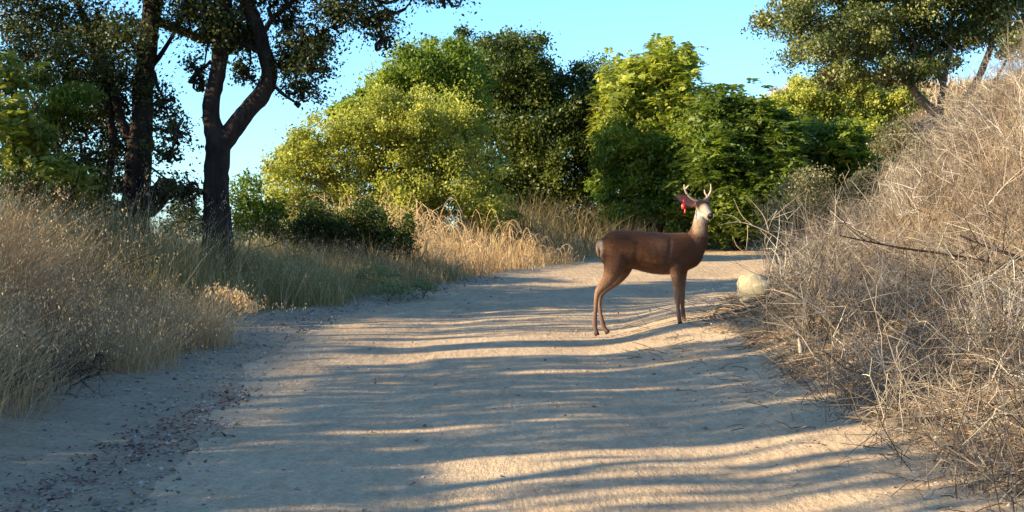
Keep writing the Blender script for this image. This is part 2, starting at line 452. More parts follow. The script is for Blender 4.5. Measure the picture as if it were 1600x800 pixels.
soil = np.where(dd > 0, ss(-.1, .9, dd - 1.9 + nz), np.clip(.22 * ss(-.3, .2, -dd - 2.1 + .6 * nz) * ss(17, 14.5, V[:, 1]) + ss(.5, 1.6, -dd - 2.1 + nz - .9 * ss(20.4, 18.0, V[:, 1])), 0, 1))
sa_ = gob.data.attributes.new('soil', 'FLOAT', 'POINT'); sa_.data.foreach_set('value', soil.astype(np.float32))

# road sheet following its centre line
def road_sheet():
    cs = RC[(RC[:, 1] > -8)]
    T = np.gradient(cs, axis=0); L = np.concatenate([[0], np.cumsum(np.hypot(*np.diff(cs, axis=0).T))])
    n = int(L[-1] / .12); s = np.linspace(0, min(L[-1], 80), n)
    cx = np.interp(s, L, cs[:, 0]); cy = np.interp(s, L, cs[:, 1])
    tx = np.gradient(cx); ty = np.gradient(cy); q = np.hypot(tx, ty); tx /= q; ty /= q
    w = np.linspace(-2.45, 2.45, 50)
    px = cx[:, None] + ty[:, None] * w[None]; py = cy[:, None] - tx[:, None] * w[None]
    z = H(px.ravel(), py.ravel(), under=False).reshape(px.shape)
    # camber, wheel ruts and ripples across the track
    ww = w[None] * np.ones_like(px)
    z += -.018 * np.exp(-((ww - .85) / .35) ** 2) - .018 * np.exp(-((ww + .85) / .35) ** 2)
    z += .010 * vnoise(px * .5, py, .38, 11) + .006 * vnoise(px, py, .14, 12) + .012 * vnoise(px * .35, py, 1.4, 13)
    z -= .012
    I = np.arange(px.size).reshape(px.shape)
    Q = np.stack([I[:-1, :-1], I[:-1, 1:], I[1:, 1:], I[1:, :-1]], -1).reshape(-1, 4)
    g = Geo(); g.add(np.stack([px.ravel(), py.ravel(), z.ravel()], 1), [Q[:, ::-1]])
    tag(g.build('dirt_road', M['road'], smooth=True), kind='structure')
road_sheet()

# ------------------------------------------------------------------ shadow landing test for the shade oaks
ca, sa = math.cos(R(SUN_A)), math.sin(R(SUN_A)); te = math.tan(R(SUN_EL))
def land(P):
    t = (P[:, 2] - .049 * P[:, 1]) / (te + .049 * sa)
    return P[:, 0] + ca * t, P[:, 1] + sa * t

# ------------------------------------------------------------------ deer
def build_deer():
    root = empty('deer', (1.29, 16.75, 0.0))
    z0 = H1(.82, 16.7) + .03
    root.location.z = z0
    root.rotation_euler = (0, 0, R(7))
    tag(root, 'brown buck deer with short antlers and red ear tag standing on the dirt track', 'deer')
    g = Geo()
    def loft(st, lat=(0, 1, 0), k=18):
        """stations: (x, y, z, half across, half lateral)"""
        st = np.array(st, float); n = len(st) * 4
        tt = np.linspace(0, len(st) - 1, n)
        S = []
        for t in tt:
            i = min(int(t), len(st) - 2); u = t - i
            p0 = st[max(i - 1, 0)]; p1 = st[i]; p2 = st[i + 1]; p3 = st[min(i + 2, len(st) - 1)]
            S.append(.5 * ((2 * p1) + (-p0 + p2) * u + (2 * p0 - 5 * p1 + 4 * p2 - p3) * u * u + (-p0 + 3 * p1 - 3 * p2 + p3) * u ** 3))
        S = np.array(S); P = S[:, :3]; T = unit(np.gradient(P, axis=0))
        Lt = np.array(lat, float)[None] * np.ones_like(P); Lt = unit(Lt - T * np.sum(Lt * T, 1, keepdims=True))
        N = np.cross(T, Lt)
        a = np.arange(k) / k * 2 * np.pi
        V = P[:, None] + np.maximum(S[:, 3], .004)[:, None, None] * N[:, None] * np.cos(a)[None, :, None] + np.maximum(S[:, 4], .004)[:, None, None] * Lt[:, None] * np.sin(a)[None, :, None]
        idx = np.arange(n * k).reshape(n, k)
        q = np.stack([idx[:-1], np.roll(idx[:-1], -1, 1), np.roll(idx[1:], -1, 1), idx[1:]], -1).reshape(-1, 4)
        VV = np.concatenate([V.reshape(-1, 3), P[:1], P[-1:]])
        c0 = np.stack([np.roll(idx[0], -1), idx[0], np.full(k, n * k)], 1); c1 = np.stack([idx[-1], np.roll(idx[-1], -1), np.full(k, n * k + 1)], 1)
        g.add(VV, [q, c0, c1])
    # trunk
    loft([(-.412, 0, .875, .045, .04), (-.39, 0, .88, .105, .085), (-.31, 0, .873, .172, .135), (-.19, 0, .88, .188, .155), (-.03, 0, .865, .192, .165),
          (.13, 0, .838, .208, .18), (.24, 0, .828, .21, .18), (.35, 0, .834, .208, .165), (.46, 0, .846, .195, .14), (.55, 0, .845, .15, .115), (.62, 0, .86, .08, .075)])
    # neck
    loft([(.50, 0, .84, .15, .11), (.555, 0, .92, .13, .10), (.592, 0, 1.0, .108, .085), (.612, 0, 1.08, .085, .072), (.622, 0, 1.16, .07, .062), (.628, 0, 1.24, .06, .058), (.628, .0, 1.31, .05, .05)])
    # head
    D = unit(np.array([.24, -.82, -.52])); P0 = np.array([.612, .03, 1.345])
    lat = unit(np.cross(D, [0, 0, 1]))
    hs = []
    for t, a, b in [(0, .04, .045), (.04, .058, .06), (.09, .064, .066), (.14, .056, .054), (.19, .044, .04), (.235, .037, .033), (.27, .034, .032), (.29, .02, .022)]:
        p = P0 + D * t; hs.append((*p, a, b))
    loft(hs, lat)
    # jaw
    dn = np.cross(lat, D); dn = dn if dn[2] < 0 else -dn
    loft([(*(P0 + D * t + dn * o), r1, r2) for t, o, r1, r2 in [(.06, .045, .035, .04), (.13, .045, .032, .034), (.20, .034, .022, .026), (.262, .026, .015, .02)]], lat)
    # legs
    hindA = [(-.24, -.05, .88, .13, .09), (-.265, -.075, .75, .125, .085), (-.30, -.09, .645, .088, .066), (-.355, -.095, .555, .058, .044), (-.435, -.095, .462, .040, .03), (-.462, -.095, .39, .026, .022),
             (-.472, -.095, .26, .021, .019), (-.48, -.095, .145, .026, .022), (-.472, -.095, .075, .021, .02), (-.463, -.097, .04, .025, .022), (-.455, -.1, .012, .03, .026)]
    hindB = [(-.19, .05, .86, .13, .09), (-.165, .075, .72, .11, .075), (-.205, .085, .60, .068, .055), (-.30, .085, .505, .044, .036), (-.38, .085, .43, .036, .028), (-.40, .085, .35, .024, .022),
             (-.39, .085, .235, .020, .019), (-.368, .085, .125, .025, .022), (-.34, .085, .07, .02, .02), (-.325, .083, .045, .026, .024), (-.31, .082, .028, .03, .026)]
    fA = [(.34, -.06, .84, .12, .07), (.335, -.085, .72, .095, .065), (.345, -.09, .63, .058, .05), (.354, -.09, .52, .038, .034), (.361, -.09, .385, .033, .03), (.368, -.09, .29, .022, .020), (.377, -.09, .2, .025, .022), (.385, -.09, .16, .02, .02), (.392, -.09, .12, .028, .026)]
    fB = [(.42, .05, .82, .10, .07), (.435, .07, .70, .08, .06), (.445, .075, .61, .05, .045), (.446, .075, .50, .036, .032), (.447, .075, .385, .031, .029), (.453, .075, .29, .021, .020), (.461, .075, .2, .024, .022), (.47, .075, .16, .02, .02), (.478, .075, .125, .028, .026)]
    for L_ in (hindA, hindB, fA, fB): loft(L_)
    tmp = g.build('tmp_body', bpy.data.materials.new('x'))
    md = tmp.modifiers.new('r', 'REMESH'); md.mode = 'VOXEL'; md.voxel_size = .0085
    sm = tmp.modifiers.new('s', 'SMOOTH'); sm.iterations = 5; sm.factor = .5
    dg = bpy.context.evaluated_depsgraph_get()
    me = bpy.data.meshes.new_from_object(tmp.evaluated_get(dg))
    bpy.data.objects.remove(tmp)
    me.name = 'body'; me.materials.clear()
    n = len(me.vertices); co = np.zeros(n * 3, np.float32); me.vertices.foreach_get('co', co); co = co.reshape(-1, 3).astype(float)
    nr = np.zeros(n * 3, np.float32); me.vertices.foreach_get('normal', nr); nr = nr.reshape(-1, 3)
    x, y, z = co.T
    side = ss(.04, .09, np.abs(y))
    dsp = -.007 * np.exp(-((x - .262 - .18 * (z - .85)) / .020) ** 2) * ss(.66, .74, z) * ss(1.02, .94, z) * side
    dsp += -.006 * np.exp(-((x + .065 + .55 * (z - .85) ** 2 - .10 * (z - .85)) / .028) ** 2) * ss(.66, .72, z) * ss(1.0, .92, z) * side
    dsp += -.0009 * np.sin(x * 88 + z * 16) * ss(-.03, .03, x) * ss(.25, .18, x) * ss(.70, .78, z) * ss(.98, .90, z) * side
    dsp += .007 * vnoise(x * 9 + y * 4, z * 9, 1, 41) * ss(.5, .7, z) * ss(1.12, 1.02, z)
    dsp += -.0035 * np.exp(-(y * 0 + ((np.abs(y) - .088) / .006)) ** 2) * (z < .45) * (z > .17)
    co = co + nr * dsp[:, None]; me.vertices.foreach_set('co', co.astype(np.float32).ravel())
    x, y, z = co.T
    col = np.ones((n, 3)) * np.array([.125, .050, .018])
    def mixc(c, w): 
        nonlocal col
        w = np.clip(w, 0, 1)[:, None]; col = col * (1 - w) + np.array(c) * w
    no = vnoise(x * 7, z * 7, 1, 3)
    mixc((.085, .034, .016), ss(.98, 1.07, z + .02 * no) * ss(.52, .4, x))                    # darker back
    mixc((.16, .085, .048), .55 * ss(-.1, .4, vnoise(x * 5 + y * 3, z * 5, 1, 14)))
    mixc((.06, .026, .013), .6 * ss(.70, .63, z) * ss(-.1, .0, x) * ss(.42, .3, x))
    mixc((.24, .11, .05), .6 * ss(.74, .64, z + .03 * no) * ss(.60, .5, z * 0 + np.abs(y) + .4))
    mixc((.27, .15, .08), ss(.70, .50, z) * (z < .75))                                        # legs lighter
    mixc((.17, .10, .065), ss(.46, .20, z))                                                   # lower legs greyer
    mixc((.55, .40, .26), ss(-.30, -.16, x) * ss(.10, .06, x) * ss(.72, .66, z) * ss(.45, .55, z) * .0)
    mixc((.36, .28, .21), ss(-.385, -.40, x) * ss(.78, .83, z) * ss(.99, .94, z))              # rump patch
    neck = ss(.98, 1.08, z + .02 * no) * ss(.53, .56, x - (z - 1.2) * .05)
    mixc((.50, .35, .20), neck * ss(.35, .0, nr[:, 0] * 0 + (x - .64) * 6) )                                                            # tan neck, with the sunlight on it put into the coat colour
    mixc((.25, .12, .05), ss(.98, 1.05, z) * ss(.64, .66, x) * ss(1.2, 1.1, z))
    mixc((.48, .36, .24), ss(1.13, 1.17, z) * ss(1.27, 1.22, z) * ss(.0, -.03, y))            # white throat
    rel = co - P0; tD = rel @ D; lD = rel @ lat; dD = rel @ dn
    head = (tD > .015) & (np.linalg.norm(rel - tD[:, None] * D, axis=1) < .12) & (z > 1.12) & (y < -.0)
    hw = head * 1.0
    mixc((.26, .17, .11), hw)
    mixc((.012, .008, .006), hw * ss(.135, .10, tD) * ss(.02, -.01, dD))                      # dark forehead
    mixc((.40, .31, .23), hw * ss(.12, .16, tD))                                              # pale face and muzzle
    mixc((.52, .44, .35), hw * ss(.02, .035, dD))                                             # pale chin
    mixc((.015, .012, .012), hw * ss(.258, .268, tD) * ss(.034, .022, dD))                      # nose
    hoof = ((z < .045) & (x < .1)) | ((z < .142) & (x > .1))
    mixc((.02, .015, .013), hoof * 1.0)
    mixc((.09, .05, .035), ss(.10, .05, z - np.where(x > .1, .1, 0)) * .5)
    ca_ = me.color_attributes.new('fur', 'FLOAT_COLOR', 'POINT')
    ca_.data.foreach_set('color', np.concatenate([col, np.ones((n, 1))], 1).astype(np.float32).ravel())
    me.polygons.foreach_set('use_smooth', np.ones(len(me.polygons), bool))
    m, nt, b, out = mat('deer_fur'); Lk = nt.links.new
    at_ = nt.nodes.new('ShaderNodeAttribute'); at_.attribute_name = 'fur'
    tc = nt.nodes.new('ShaderNodeTexCoord'); mp = nt.nodes.new('ShaderNodeMapping'); mp.inputs['Scale'].default_value = (30, 60, 60)
    no_ = nt.nodes.new('ShaderNodeTexNoise'); no_.inputs['Scale'].default_value = 2.2; no_.inputs['Detail'].default_value = 6
    Lk(tc.outputs['Object'], mp.inputs[0]); Lk(mp.outputs[0], no_.inputs['Vector'])
    r = ramp(nt, [(.3, (.72,) * 3), (.7, (1.25,) * 3)]); Lk(no_.outputs['Fac'], r.inputs[0])
    mx = nt.nodes.new('ShaderNodeMix'); mx.data_type = 'RGBA'; mx.blend_type = 'MULTIPLY'; mx.inputs[0].default_value = 1
    Lk(at_.outputs['Color'], mx.inputs[6]); Lk(r.outputs[0], mx.inputs[7]); Lk(mx.outputs[2], b.inputs['Base Color'])
    b.inputs['Roughness'].default_value = .75; b.inputs['Specular IOR Level'].default_value = .2
    b.inputs['Sheen Weight'].default_value = .05; b.inputs['Sheen Roughness'].default_value = .5
    bp = nt.nodes.new('ShaderNodeBump'); bp.inputs['Strength'].default_value = .35; bp.inputs['Distance'].default_value = .004
    Lk(no_.outputs['Fac'], bp.inputs['Height']); Lk(bp.outputs[0], b.inputs['Normal'])
    me.materials.append(m)
    body = bpy.data.objects.new('body', me); C.objects.link(body); body.parent = root
    FURMAT = m

    # short lying hair over the coat
    rsf = np.random.default_rng(8); kf = rsf.random(n) < .95
    fp = co[kf]; fn = nr[kf].astype(float); fc = col[kf]; nf = len(fp)
    flow = np.array([-.75, 0, -.45])[None] + np.where((fp[:, 2] < .62)[:, None], np.array([.6, 0, -.6]), 0) + np.where((fp[:, 2] > 1.1)[:, None], np.array([.6, 0, -.3]), 0) + rsf.normal(size=(nf, 3)) * .18
    flow = unit(flow - fn * np.sum(flow * fn, 1, keepdims=True)); sd2 = np.cross(flow, fn)
    hl = np.where(fp[:, 2] > 1.22, .008, np.where(fp[:, 2] < .5, .007, .023))[:, None] * (.6 + .8 * rsf.random((nf, 1)))
    FV = np.stack([fp - sd2 * .0013, fp + sd2 * .0013, fp + flow * hl + fn * hl * .42], 1).reshape(-1, 3)
    gf = Geo(); gf.add(FV, [np.arange(3 * nf).reshape(nf, 3)])
    ft = (fc * (.5 + 1.0 * rsf.random((nf, 1)))).repeat(3, axis=0)
    fo = gf.build('fur', FURMAT, root); tag(fo, kind='stuff')
    fa = fo.data.color_attributes.new('fur', 'FLOAT_COLOR', 'POINT'); fa.data.foreach_set('color', np.concatenate([ft, np.ones((len(ft), 1))], 1).astype(np.float32).ravel())
    # ears: cupped leaf shapes with thickness
    ear_out = plain('ear_fur', (.13, .075, .045), .8, .1, .3, 60)
    ear_in = plain('inner_ear', (.34, .16, .12), .7, .2, .2, 60)
    def ear(base, tip, facing, width, name='ear'):
        base = np.array(base); tip = np.array(tip); ax = tip - base; Ln = np.linalg.norm(ax); ax /= Ln
        fc = np.array(facing, float); fc = unit(fc - ax * np.dot(fc, ax)); sd_ = np.cross(ax, fc)
        n, k = 12, 9
        def sheet(off, mt, nm, par, shrink=1.0, flip=False):
            V = []
            for i in range(n):
                t = i / (n - 1); wv = width * .5 * shrink * (math.sin(math.pi * min(1, (t * .82 + .14))) ** .7) * (1 - .25 * t)
                if i == n - 1: wv = .002
                for j in range(k):
                    s = -1 + 2 * j / (k - 1)
                    cup = (s * s) * wv * .55 * (1 - .4 * t)
                    V.append(base + ax * (t * Ln * (.97 if shrink < 1 else 1)) + sd_ * s * wv + fc * (cup + off * (1 - s ** 4 * .6)))
            I = np.arange(n * k).reshape(n, k)
            q = np.stack([I[:-1, :-1], I[:-1, 1:], I[1:, 1:], I[1:, :-1]], -1).reshape(-1, 4)
            return np.array(V), q
        Va, qa = sheet(-.006, None, None, None); Vb, qb = sheet(.0, None, None, None)
        gg = Geo(); gg.add(np.concatenate([Va, Vb]), [np.concatenate([qa, qb[:, ::-1] + len(Va)])])
        # rim
        I = np.arange(n * k).reshape(n, k); rim = np.concatenate([I[:, 0], I[-1, 1:], I[::-1, -1][1:], I[0, ::-1][1:]])
        gg.add(np.concatenate([Va, Vb]), [np.stack([rim[:-1], rim[1:], rim[1:] + n * k, rim[:-1] + n * k], 1)])
        e = gg.build(name, ear_out, root, smooth=True)
        Vc, qc = sheet(.003, None, None, None, shrink=.78)
        gi = Geo(); gi.add(Vc, [qc]); gi.build('inner_ear', ear_in, e, smooth=True)
        return e
    ear((.578, .03, 1.335), (.358, -.02, 1.415), (-.15, -1, -.15), .135)
    ear((.655, .045, 1.335), (.76, .17, 1.42), (.7, -.5, 0), .09)
    # red ear tag
    gt = Geo()
    red = plain('red_tag_plastic', (.55, .02, .015), .4, .5, .1, 20)
    limb(gt, [(.44, -.035, 1.372), (.436, -.05, 1.35)], [.009, .009], 8)
    c = np.array([.437, -.05, 1.305]); w, h, t = .024, .030, .004
    bx = []
    for sy in (-1, 1):
        for (u, v) in [(-.5, 1), (.5, 1), (1, .5), (1, -.7), (.7, -1), (-.7, -1), (-1, -.7), (-1, .5)]: bx.append(c + np.array([u * w, sy * t, v * h]))
    f = [np.array([[0, 1, 2, 3, 4, 5, 6, 7][::-1], [8, 9, 10, 11, 12, 13, 14, 15]]), np.array([[i, (i + 1) % 8, 8 + (i + 1) % 8, 8 + i] for i in range(8)])]
    gt.add(np.array(bx), f); 
    c2 = c + np.array([.012, -.008, -.02]); gt.add((np.array(bx) - c) * np.array([.35, 1, .8]) + c2 + np.array([.0, 0, -.03]), f)
    tagob = gt.build('ear_tag', red, root)
    # antlers
    horn = plain('antler', (.42, .33, .22), .5, .4, .3, 50)
    horn_d = plain('dark_antler', (.10, .07, .05), .6, .3, .3, 50)
    def Q(cx, cy, dy): return ((cx - 343) / 443, dy, (752 - cy) / 443)
    ga = Geo(); limb(ga, [Q(606, 152, .0), Q(580, 140, -.01), Q(557, 121, -.02), Q(544, 100, -.03), Q(540, 78, -.035)], [.016, .0125, .011, .010, .006], 8, 20)
    limb(ga, [Q(544, 98, -.03), Q(554, 86, -.05), Q(560, 80, -.055)], [.008, .007, .004], 7); ga.build('antler', horn, root, smooth=True)
    ga = Geo(); limb(ga, [Q(632, 150, .02), Q(648, 138, .04), Q(663, 120, .05), Q(671, 98, .04), Q(668, 73, .03)], [.016, .0125, .011, .010, .005], 8, 20)
    limb(ga, [Q(655, 130, .045), Q(645, 112, .06), Q(643, 98, .065)], [.010, .008, .005], 7); ga.build('antler', horn, root, smooth=True)
    # eyes
    eyem = plain('eye', (.01, .008, .007), .1, .6, .1, 5)
    for s in (-1, 1):
        p = P0 + D * .098 + lat * s * .056 - dn * .012
        ge = Geo(); limb(ge, [p - lat * s * .012, p + lat * s * .006], [.013, .012], 10, 4); e = ge.build('eye', eyem, root, smooth=True)
    # nose
    gn = Geo(); p = P0 + D * .272 - dn * .008
    limb(gn, [p - D * .012, p + D * .016], [.026, .021], 12, 5); gn.build('nose', plain('nose', (.012, .01, .01), .35, .5, .1, 30), root, smooth=True)
    # tail
    gl = Geo(); limb(gl, [(-.395, 0, .955), (-.422, 0, .93), (-.43, 0, .87), (-.422, .0, .80)], [.02, .024, .022, .008], 10, 14)
    gl.build('tail', plain('tail_fur', (.20, .13, .09), .9, .1, .3, 60), root, smooth=True)
build_deer()
# ------------------------------------------------------------------ trees
def px_blobs(lst, Y, dy=None, jit=.25, rs=None):
    """(px, py, rx, ry) outlines on the photo -> blobs in metres around depth Y"""
    out = []
    for i, b in enumerate(lst):
        Yb = Y + (rs.uniform(-jit, jit) if rs is not None else 0) + (b[4] if len(b) > 4 else 0)
        c = at(b[0], b[1], Yb); rx = b[2] / F * Yb; rz = b[3] / F * Yb
        out.append((c, (rx, (dy or (rx + rz) / 2), rz)))
    return out
def above(P, rs): return P[:, 2] > H(P[:, 0], P[:, 1]) + .04

def tree(name, label, cat, blobs, leafm, barkm, n, size, seed, base=None, trunk_r=.12, group=None, limbs=True, both=None, **kw):
    rs = np.random.default_rng(seed)
    cs = np.array([b[0] for b in blobs])
    if base is None: base = np.array([cs[:, 0].mean(), cs[:, 1].mean() + .2])
    bz = H1(base[0], base[1]) - .1
    root = empty(name, (base[0], base[1], bz)); tag(root, label, cat, group)
    o3 = (base[0], base[1], bz)
    tw = Geo(); g = Geo()
    kw.setdefault('keep', above)
    crown(g, rs, blobs, n, size, twigs=tw, **kw)
    cr = g.build('crown', leafm, root, origin=o3)
    b3 = np.array([base[0], base[1], bz])
    hub = b3 + (cs.mean(0) - b3) * .42
    for c, r in blobs:
        e = np.array(c); mid = hub + (e - hub) * .5 + rs.normal(size=3) * .18
        limb(tw, [b3 + rs.normal(size=3) * np.array([.08, .08, 0]), hub + rs.normal(size=3) * .08, mid, e], [trunk_r, trunk_r * .7, trunk_r * .42, trunk_r * .14], 6, 12, rough=.15, seed=seed)
    tw.build('trunk', barkm, root, smooth=True, origin=o3)
    return root

def fronds(g, rs, P, L, size, tint, pairs=7, droop=.5):
    """pinnate leaves: a midrib with leaflets in pairs"""
    n = len(P)
    D = rdir(rs, n); D[:, 2] = D[:, 2] * .8 + .35; D = unit(D)
    Sd = unit(np.cross(D, np.array([0, 0, 1.]))); 
    Ls = L * (.6 + .7 * rs.random(n))
    for k in range(pairs):
        t = (k + 1.2) / (pairs + .5)
        c = P + D * (Ls * t)[:, None] - np.array([0, 0, 1.]) * (droop * Ls * t * t)[:, None]
        for s in (-1, 1):
            ax = unit(Sd * s + D * .45 - np.array([0, 0, .35]) + rs.normal(size=(n, 3)) * .12)
            up = unit(np.cross(ax, D) * s + rs.normal(size=(n, 3)) * .15)
            w = unit(np.cross(ax, up)); sz = (size * (.8 + .5 * rs.random(n)) * (1 - .35 * abs(t - .4)))[:, None]
            V = np.stack([c, c + ax * sz * .4 + w * sz * .17, c + ax * sz, c + ax * sz * .4 - w * sz * .17], 1).reshape(-1, 3)
            g.add(V, [np.arange(4 * n).reshape(n, 4)], [np.clip(tint + .15 * (rs.random(n) - .5), 0, 1)])
def frond_tree(name, label, cat, blobs, leafm, barkm, n, size, seed, L=.45, base=None, trunk_r=.08, fine=None, tb=0, **kw):
    rs = np.random.default_rng(seed)
    cs = np.array([b[0] for b in blobs])
    if base is None: base = np.array([cs[:, 0].mean(), cs[:, 1].mean() + .2])
    bz = H1(base[0], base[1]) - .1; o3 = (base[0], base[1], bz); b3 = np.array(o3)
    root = empty(name, o3); tag(root, label, cat)
    g = Geo(); tw = Geo()
    vol = np.array([b[1][0] * b[1][2] for b in blobs]); vol = vol / vol.sum()
    for (c, rad), w in zip(blobs, vol):
        m = int(n * w); K = 11; cc = np.array(c) + rdir(rs, K) * np.array(rad) * (.55 + .6 * rs.random((K, 1)))
        P = cc[rs.integers(0, K, m)] + rs.normal(size=(m, 3)) * np.array(rad) * .27
        P = P[above(P, rs)]
        t = np.clip(.45 + tb + .5 * (rs.random(len(P)) - .5), 0, 1)
        fronds(g, rs, P, L, size, t)
        hub = b3 + (np.array(c) - b3) * .4
        if True: limb(tw, [b3, b3 + (hub - b3) * .7 + rs.normal(size=3) * .04, np.array(c) + rs.normal(size=3) * .1, np.array(c) + np.array([0, 0, rad[2] * .8])], [trunk_r, trunk_r * .6, trunk_r * .3, trunk_r * .08], 6, 14)
        for _ in range(5):
            e = np.array(c) + rdir(rs, 1)[0] * np.array(rad) * .8
            limb(tw, [np.array(c) - np.array([0, 0, rad[2] * .6]), (np.array(c) + e) / 2 + rs.normal(size=3) * .1, e], [trunk_r * .3, trunk_r * .2, trunk_r * .06], 5, 8)
    if fine: crown(g, rs, blobs, fine, size * .9, fill=.5, keep=above, tb=tb)
    g.build('crown', leafm, root, origin=o3); tw.build('trunk', barkm, root, smooth=True, origin=o3)
    return root

rs = np.random.default_rng(77)
# --- yellow-green bush in the sun
tree('bush', 'big rounded yellow-green bush in full sun, between the forked oak and the dark tree', 'bush',
     px_blobs([(485, 275, 62, 62), (545, 235, 68, 62), (610, 220, 75, 72), (680, 215, 65, 60), (640, 290, 100, 75), (735, 270, 55, 62), (560, 320, 85, 55), (452, 300, 36, 42), (462, 250, 30, 34), (430, 330, 30, 30), (700, 330, 85, 50), (770, 330, 45, 40), (520, 205, 22, 22), (600, 160, 24, 20), (470, 215, 16, 18), (660, 150, 22, 22), (725, 210, 24, 30), (430, 270, 14, 20), (640, 345, 60, 36), (475, 238, 36, 36), (600, 205, 58, 44), (655, 205, 44, 40), (450, 345, 36, 30), (520, 365, 50, 26)], 30.5, 1.0, .5, rs),
     M['leaf_yellow'], M['bark_pale'], 118000, .054, 11, tb=.02, csize=.24, clumps=30, fill=.22, tvar=.6)
# --- mid-green tree behind
tree('tree', 'mid-green leafy tree rising behind the yellow-green bush, sunlit on its left', 'tree',
     px_blobs([(640, 120, 50, 50), (690, 100, 50, 42), (600, 175, 45, 40), (670, 170, 70, 55), (545, 190, 40, 34), (720, 150, 55, 60)], 34.0, 1.1, .4, rs),
     M['leaf_green'], M['bark_oak'], 52000, .072, 12, tb=.1, csize=.28)
# --- dark tree
tree('tree', 'tallest dark green tree in the middle, its shaded right flank almost black', 'tree',
     px_blobs([(765, 95, 65, 50), (820, 110, 45, 50), (745, 160, 70, 60), (830, 190, 70, 70), (780, 250, 70, 70), (880, 240, 75, 75), (850, 310, 100, 55), (890, 165, 55, 50), (940, 300, 60, 65), (915, 125, 35, 28), (940, 200, 40, 50)], 38.5, 1.3, .6, rs),
     M['leaf_dark'], M['bark_oak'], 100000, .080, 13, tb=-.02, csize=.27, trunk_r=.2)
# --- lime tree with compound leaves
frond_tree('tree', 'light lime-yellow tree with feathery leaves against the sky, above the deer', 'tree',
     px_blobs([(1005, 135, 50, 45), (965, 150, 30, 32), (1045, 105, 32, 28), (1020, 190, 52, 42), (985, 112, 18, 14), (1062, 160, 22, 40), (1000, 235, 50, 40), (1060, 235, 36, 40), (950, 180, 22, 30), (1035, 78, 14, 14), (1075, 100, 12, 20)], 37, .9, .4, rs),
     M['leaf_lime'], M['bark_pale'], 2300, .13, 14, L=.36, fine=14000, tb=.1)
tree('bush', 'mid-green bush below the lime-yellow tree, straight behind the deer', 'bush',
     px_blobs([(1000, 250, 62, 50), (1050, 275, 60, 50), (1000, 310, 60, 50), (1060, 330, 60, 40), (1065, 220, 40, 40), (950, 250, 30, 50), (975, 215, 30, 30), (1085, 190, 24, 30)], 36, 1.0, .4, rs),
     M['leaf_green'], M['bark_oak'], 36000, .085, 15, tb=-.02)
# --- frond trees
frond_tree('tree', 'deep green tree with long feathery leaves to the right of the deer head', 'tree',
     px_blobs([(1150, 190, 45, 42), (1115, 225, 38, 40), (1180, 235, 48, 48), (1130, 270, 52, 46), (1190, 290, 48, 40), (1115, 170, 14, 26), (1150, 330, 70, 34), (1222, 215, 20, 36)], 35, .9, .4, rs),
     M['leaf_frond'], M['bark_oak'], 2600, .15, 16, L=.46, fine=26000, tb=-.02)
frond_tree('bush', 'dark green bush on the slope below the sunlit hill shrubs, over the dry bank', 'bush',
     px_blobs([(1260, 235, 42, 42), (1310, 230, 42, 36), (1290, 275, 48, 38), (1340, 270, 36, 36), (1240, 280, 30, 34)], 38, .9, .4, rs),
     M['leaf_green'], M['bark_oak'], 900, .13, 17, L=.4, fine=26000, tb=.02)
# --- shrubs on the sunlit hill
hs = [(1225, 175, 34, 34, 'pale yellow-green shrub at the left foot of the sunlit hill'),
      (1262, 145, 38, 26, 'rounded yellow-green shrub on the hill crest against the sky'),
      (1305, 150, 40, 28, 'yellow-green shrub on the hill just under the oak leaves'),
      (1290, 192, 46, 32, 'broad yellow-green shrub in the middle of the sunlit hill'),
      (1345, 165, 38, 28, 'small golden-green shrub on the hill left of the pale oak limbs'),
      (1240, 215, 30, 28, 'low olive shrub on the hill beside the feathery green tree'),
      (1350, 205, 36, 24, 'low shrub at the right of the hill above the dark green bush'),
      (1395, 150, 34, 26, 'yellow shrub on the hill directly behind the oak limbs'),
      (1330, 122, 34, 18, 'shrub on the hill top half hidden by the oak leaves')]
for i, (px, py, rx, ry, lab) in enumerate(hs):
    tree('shrub', lab, 'shrub', px_blobs([(px, py, rx, ry), (px - rx * .5, py + ry * .5, rx * .7, ry * .7), (px + rx * .5, py + ry * .4, rx * .7, ry * .7)], 47, .9, .3, rs),
         M['leaf_yellow'] if i % 3 else M['leaf_lime'], M['bark_pale'], 8000, .085, 20 + i, trunk_r=.04, group='shrubs on the sunlit hill', csize=.3, tb=.08)
# olive shrubs along the dry bank crest
sh = [(1225, 330, 34, 52, 24.5, 'twiggy grey-green shrub at the end of the bank beside the far road'),
      (1262, 300, 32, 44, 25.5, 'taller olive shrub with dry leaves where the bank meets the dark bush'),
      (1400, 215, 34, 30, 27.5, 'small dusty green shrub on the bank below the oak limbs'),
      (1350, 285, 26, 20, 24, 'dull green shrub poking out of the dry twigs on the left shoulder of the bank'),
      (1520, 175, 30, 22, 25, 'dusty shrub in the dry brush high on the bank right of the oak'),
      (1445, 230, 30, 24, 27, 'low grey-olive shrub in the shade right below the oak base')]
for i, (px, py, rx, ry, Yb, lab) in enumerate(sh):
    tree('shrub', lab, 'shrub', px_blobs([(px, py, rx, ry), (px - rx * .4, py + ry * .5, rx * .8, ry * .6), (px + rx * .5, py + ry * .4, rx * .7, ry * .6)], Yb, .5, .2, rs),
         M['leaf_olive'], M['bark_pale'], 5500, .038, 40 + i, trunk_r=.025, group='shrubs on the dry bank', csize=.35, fill=.5)

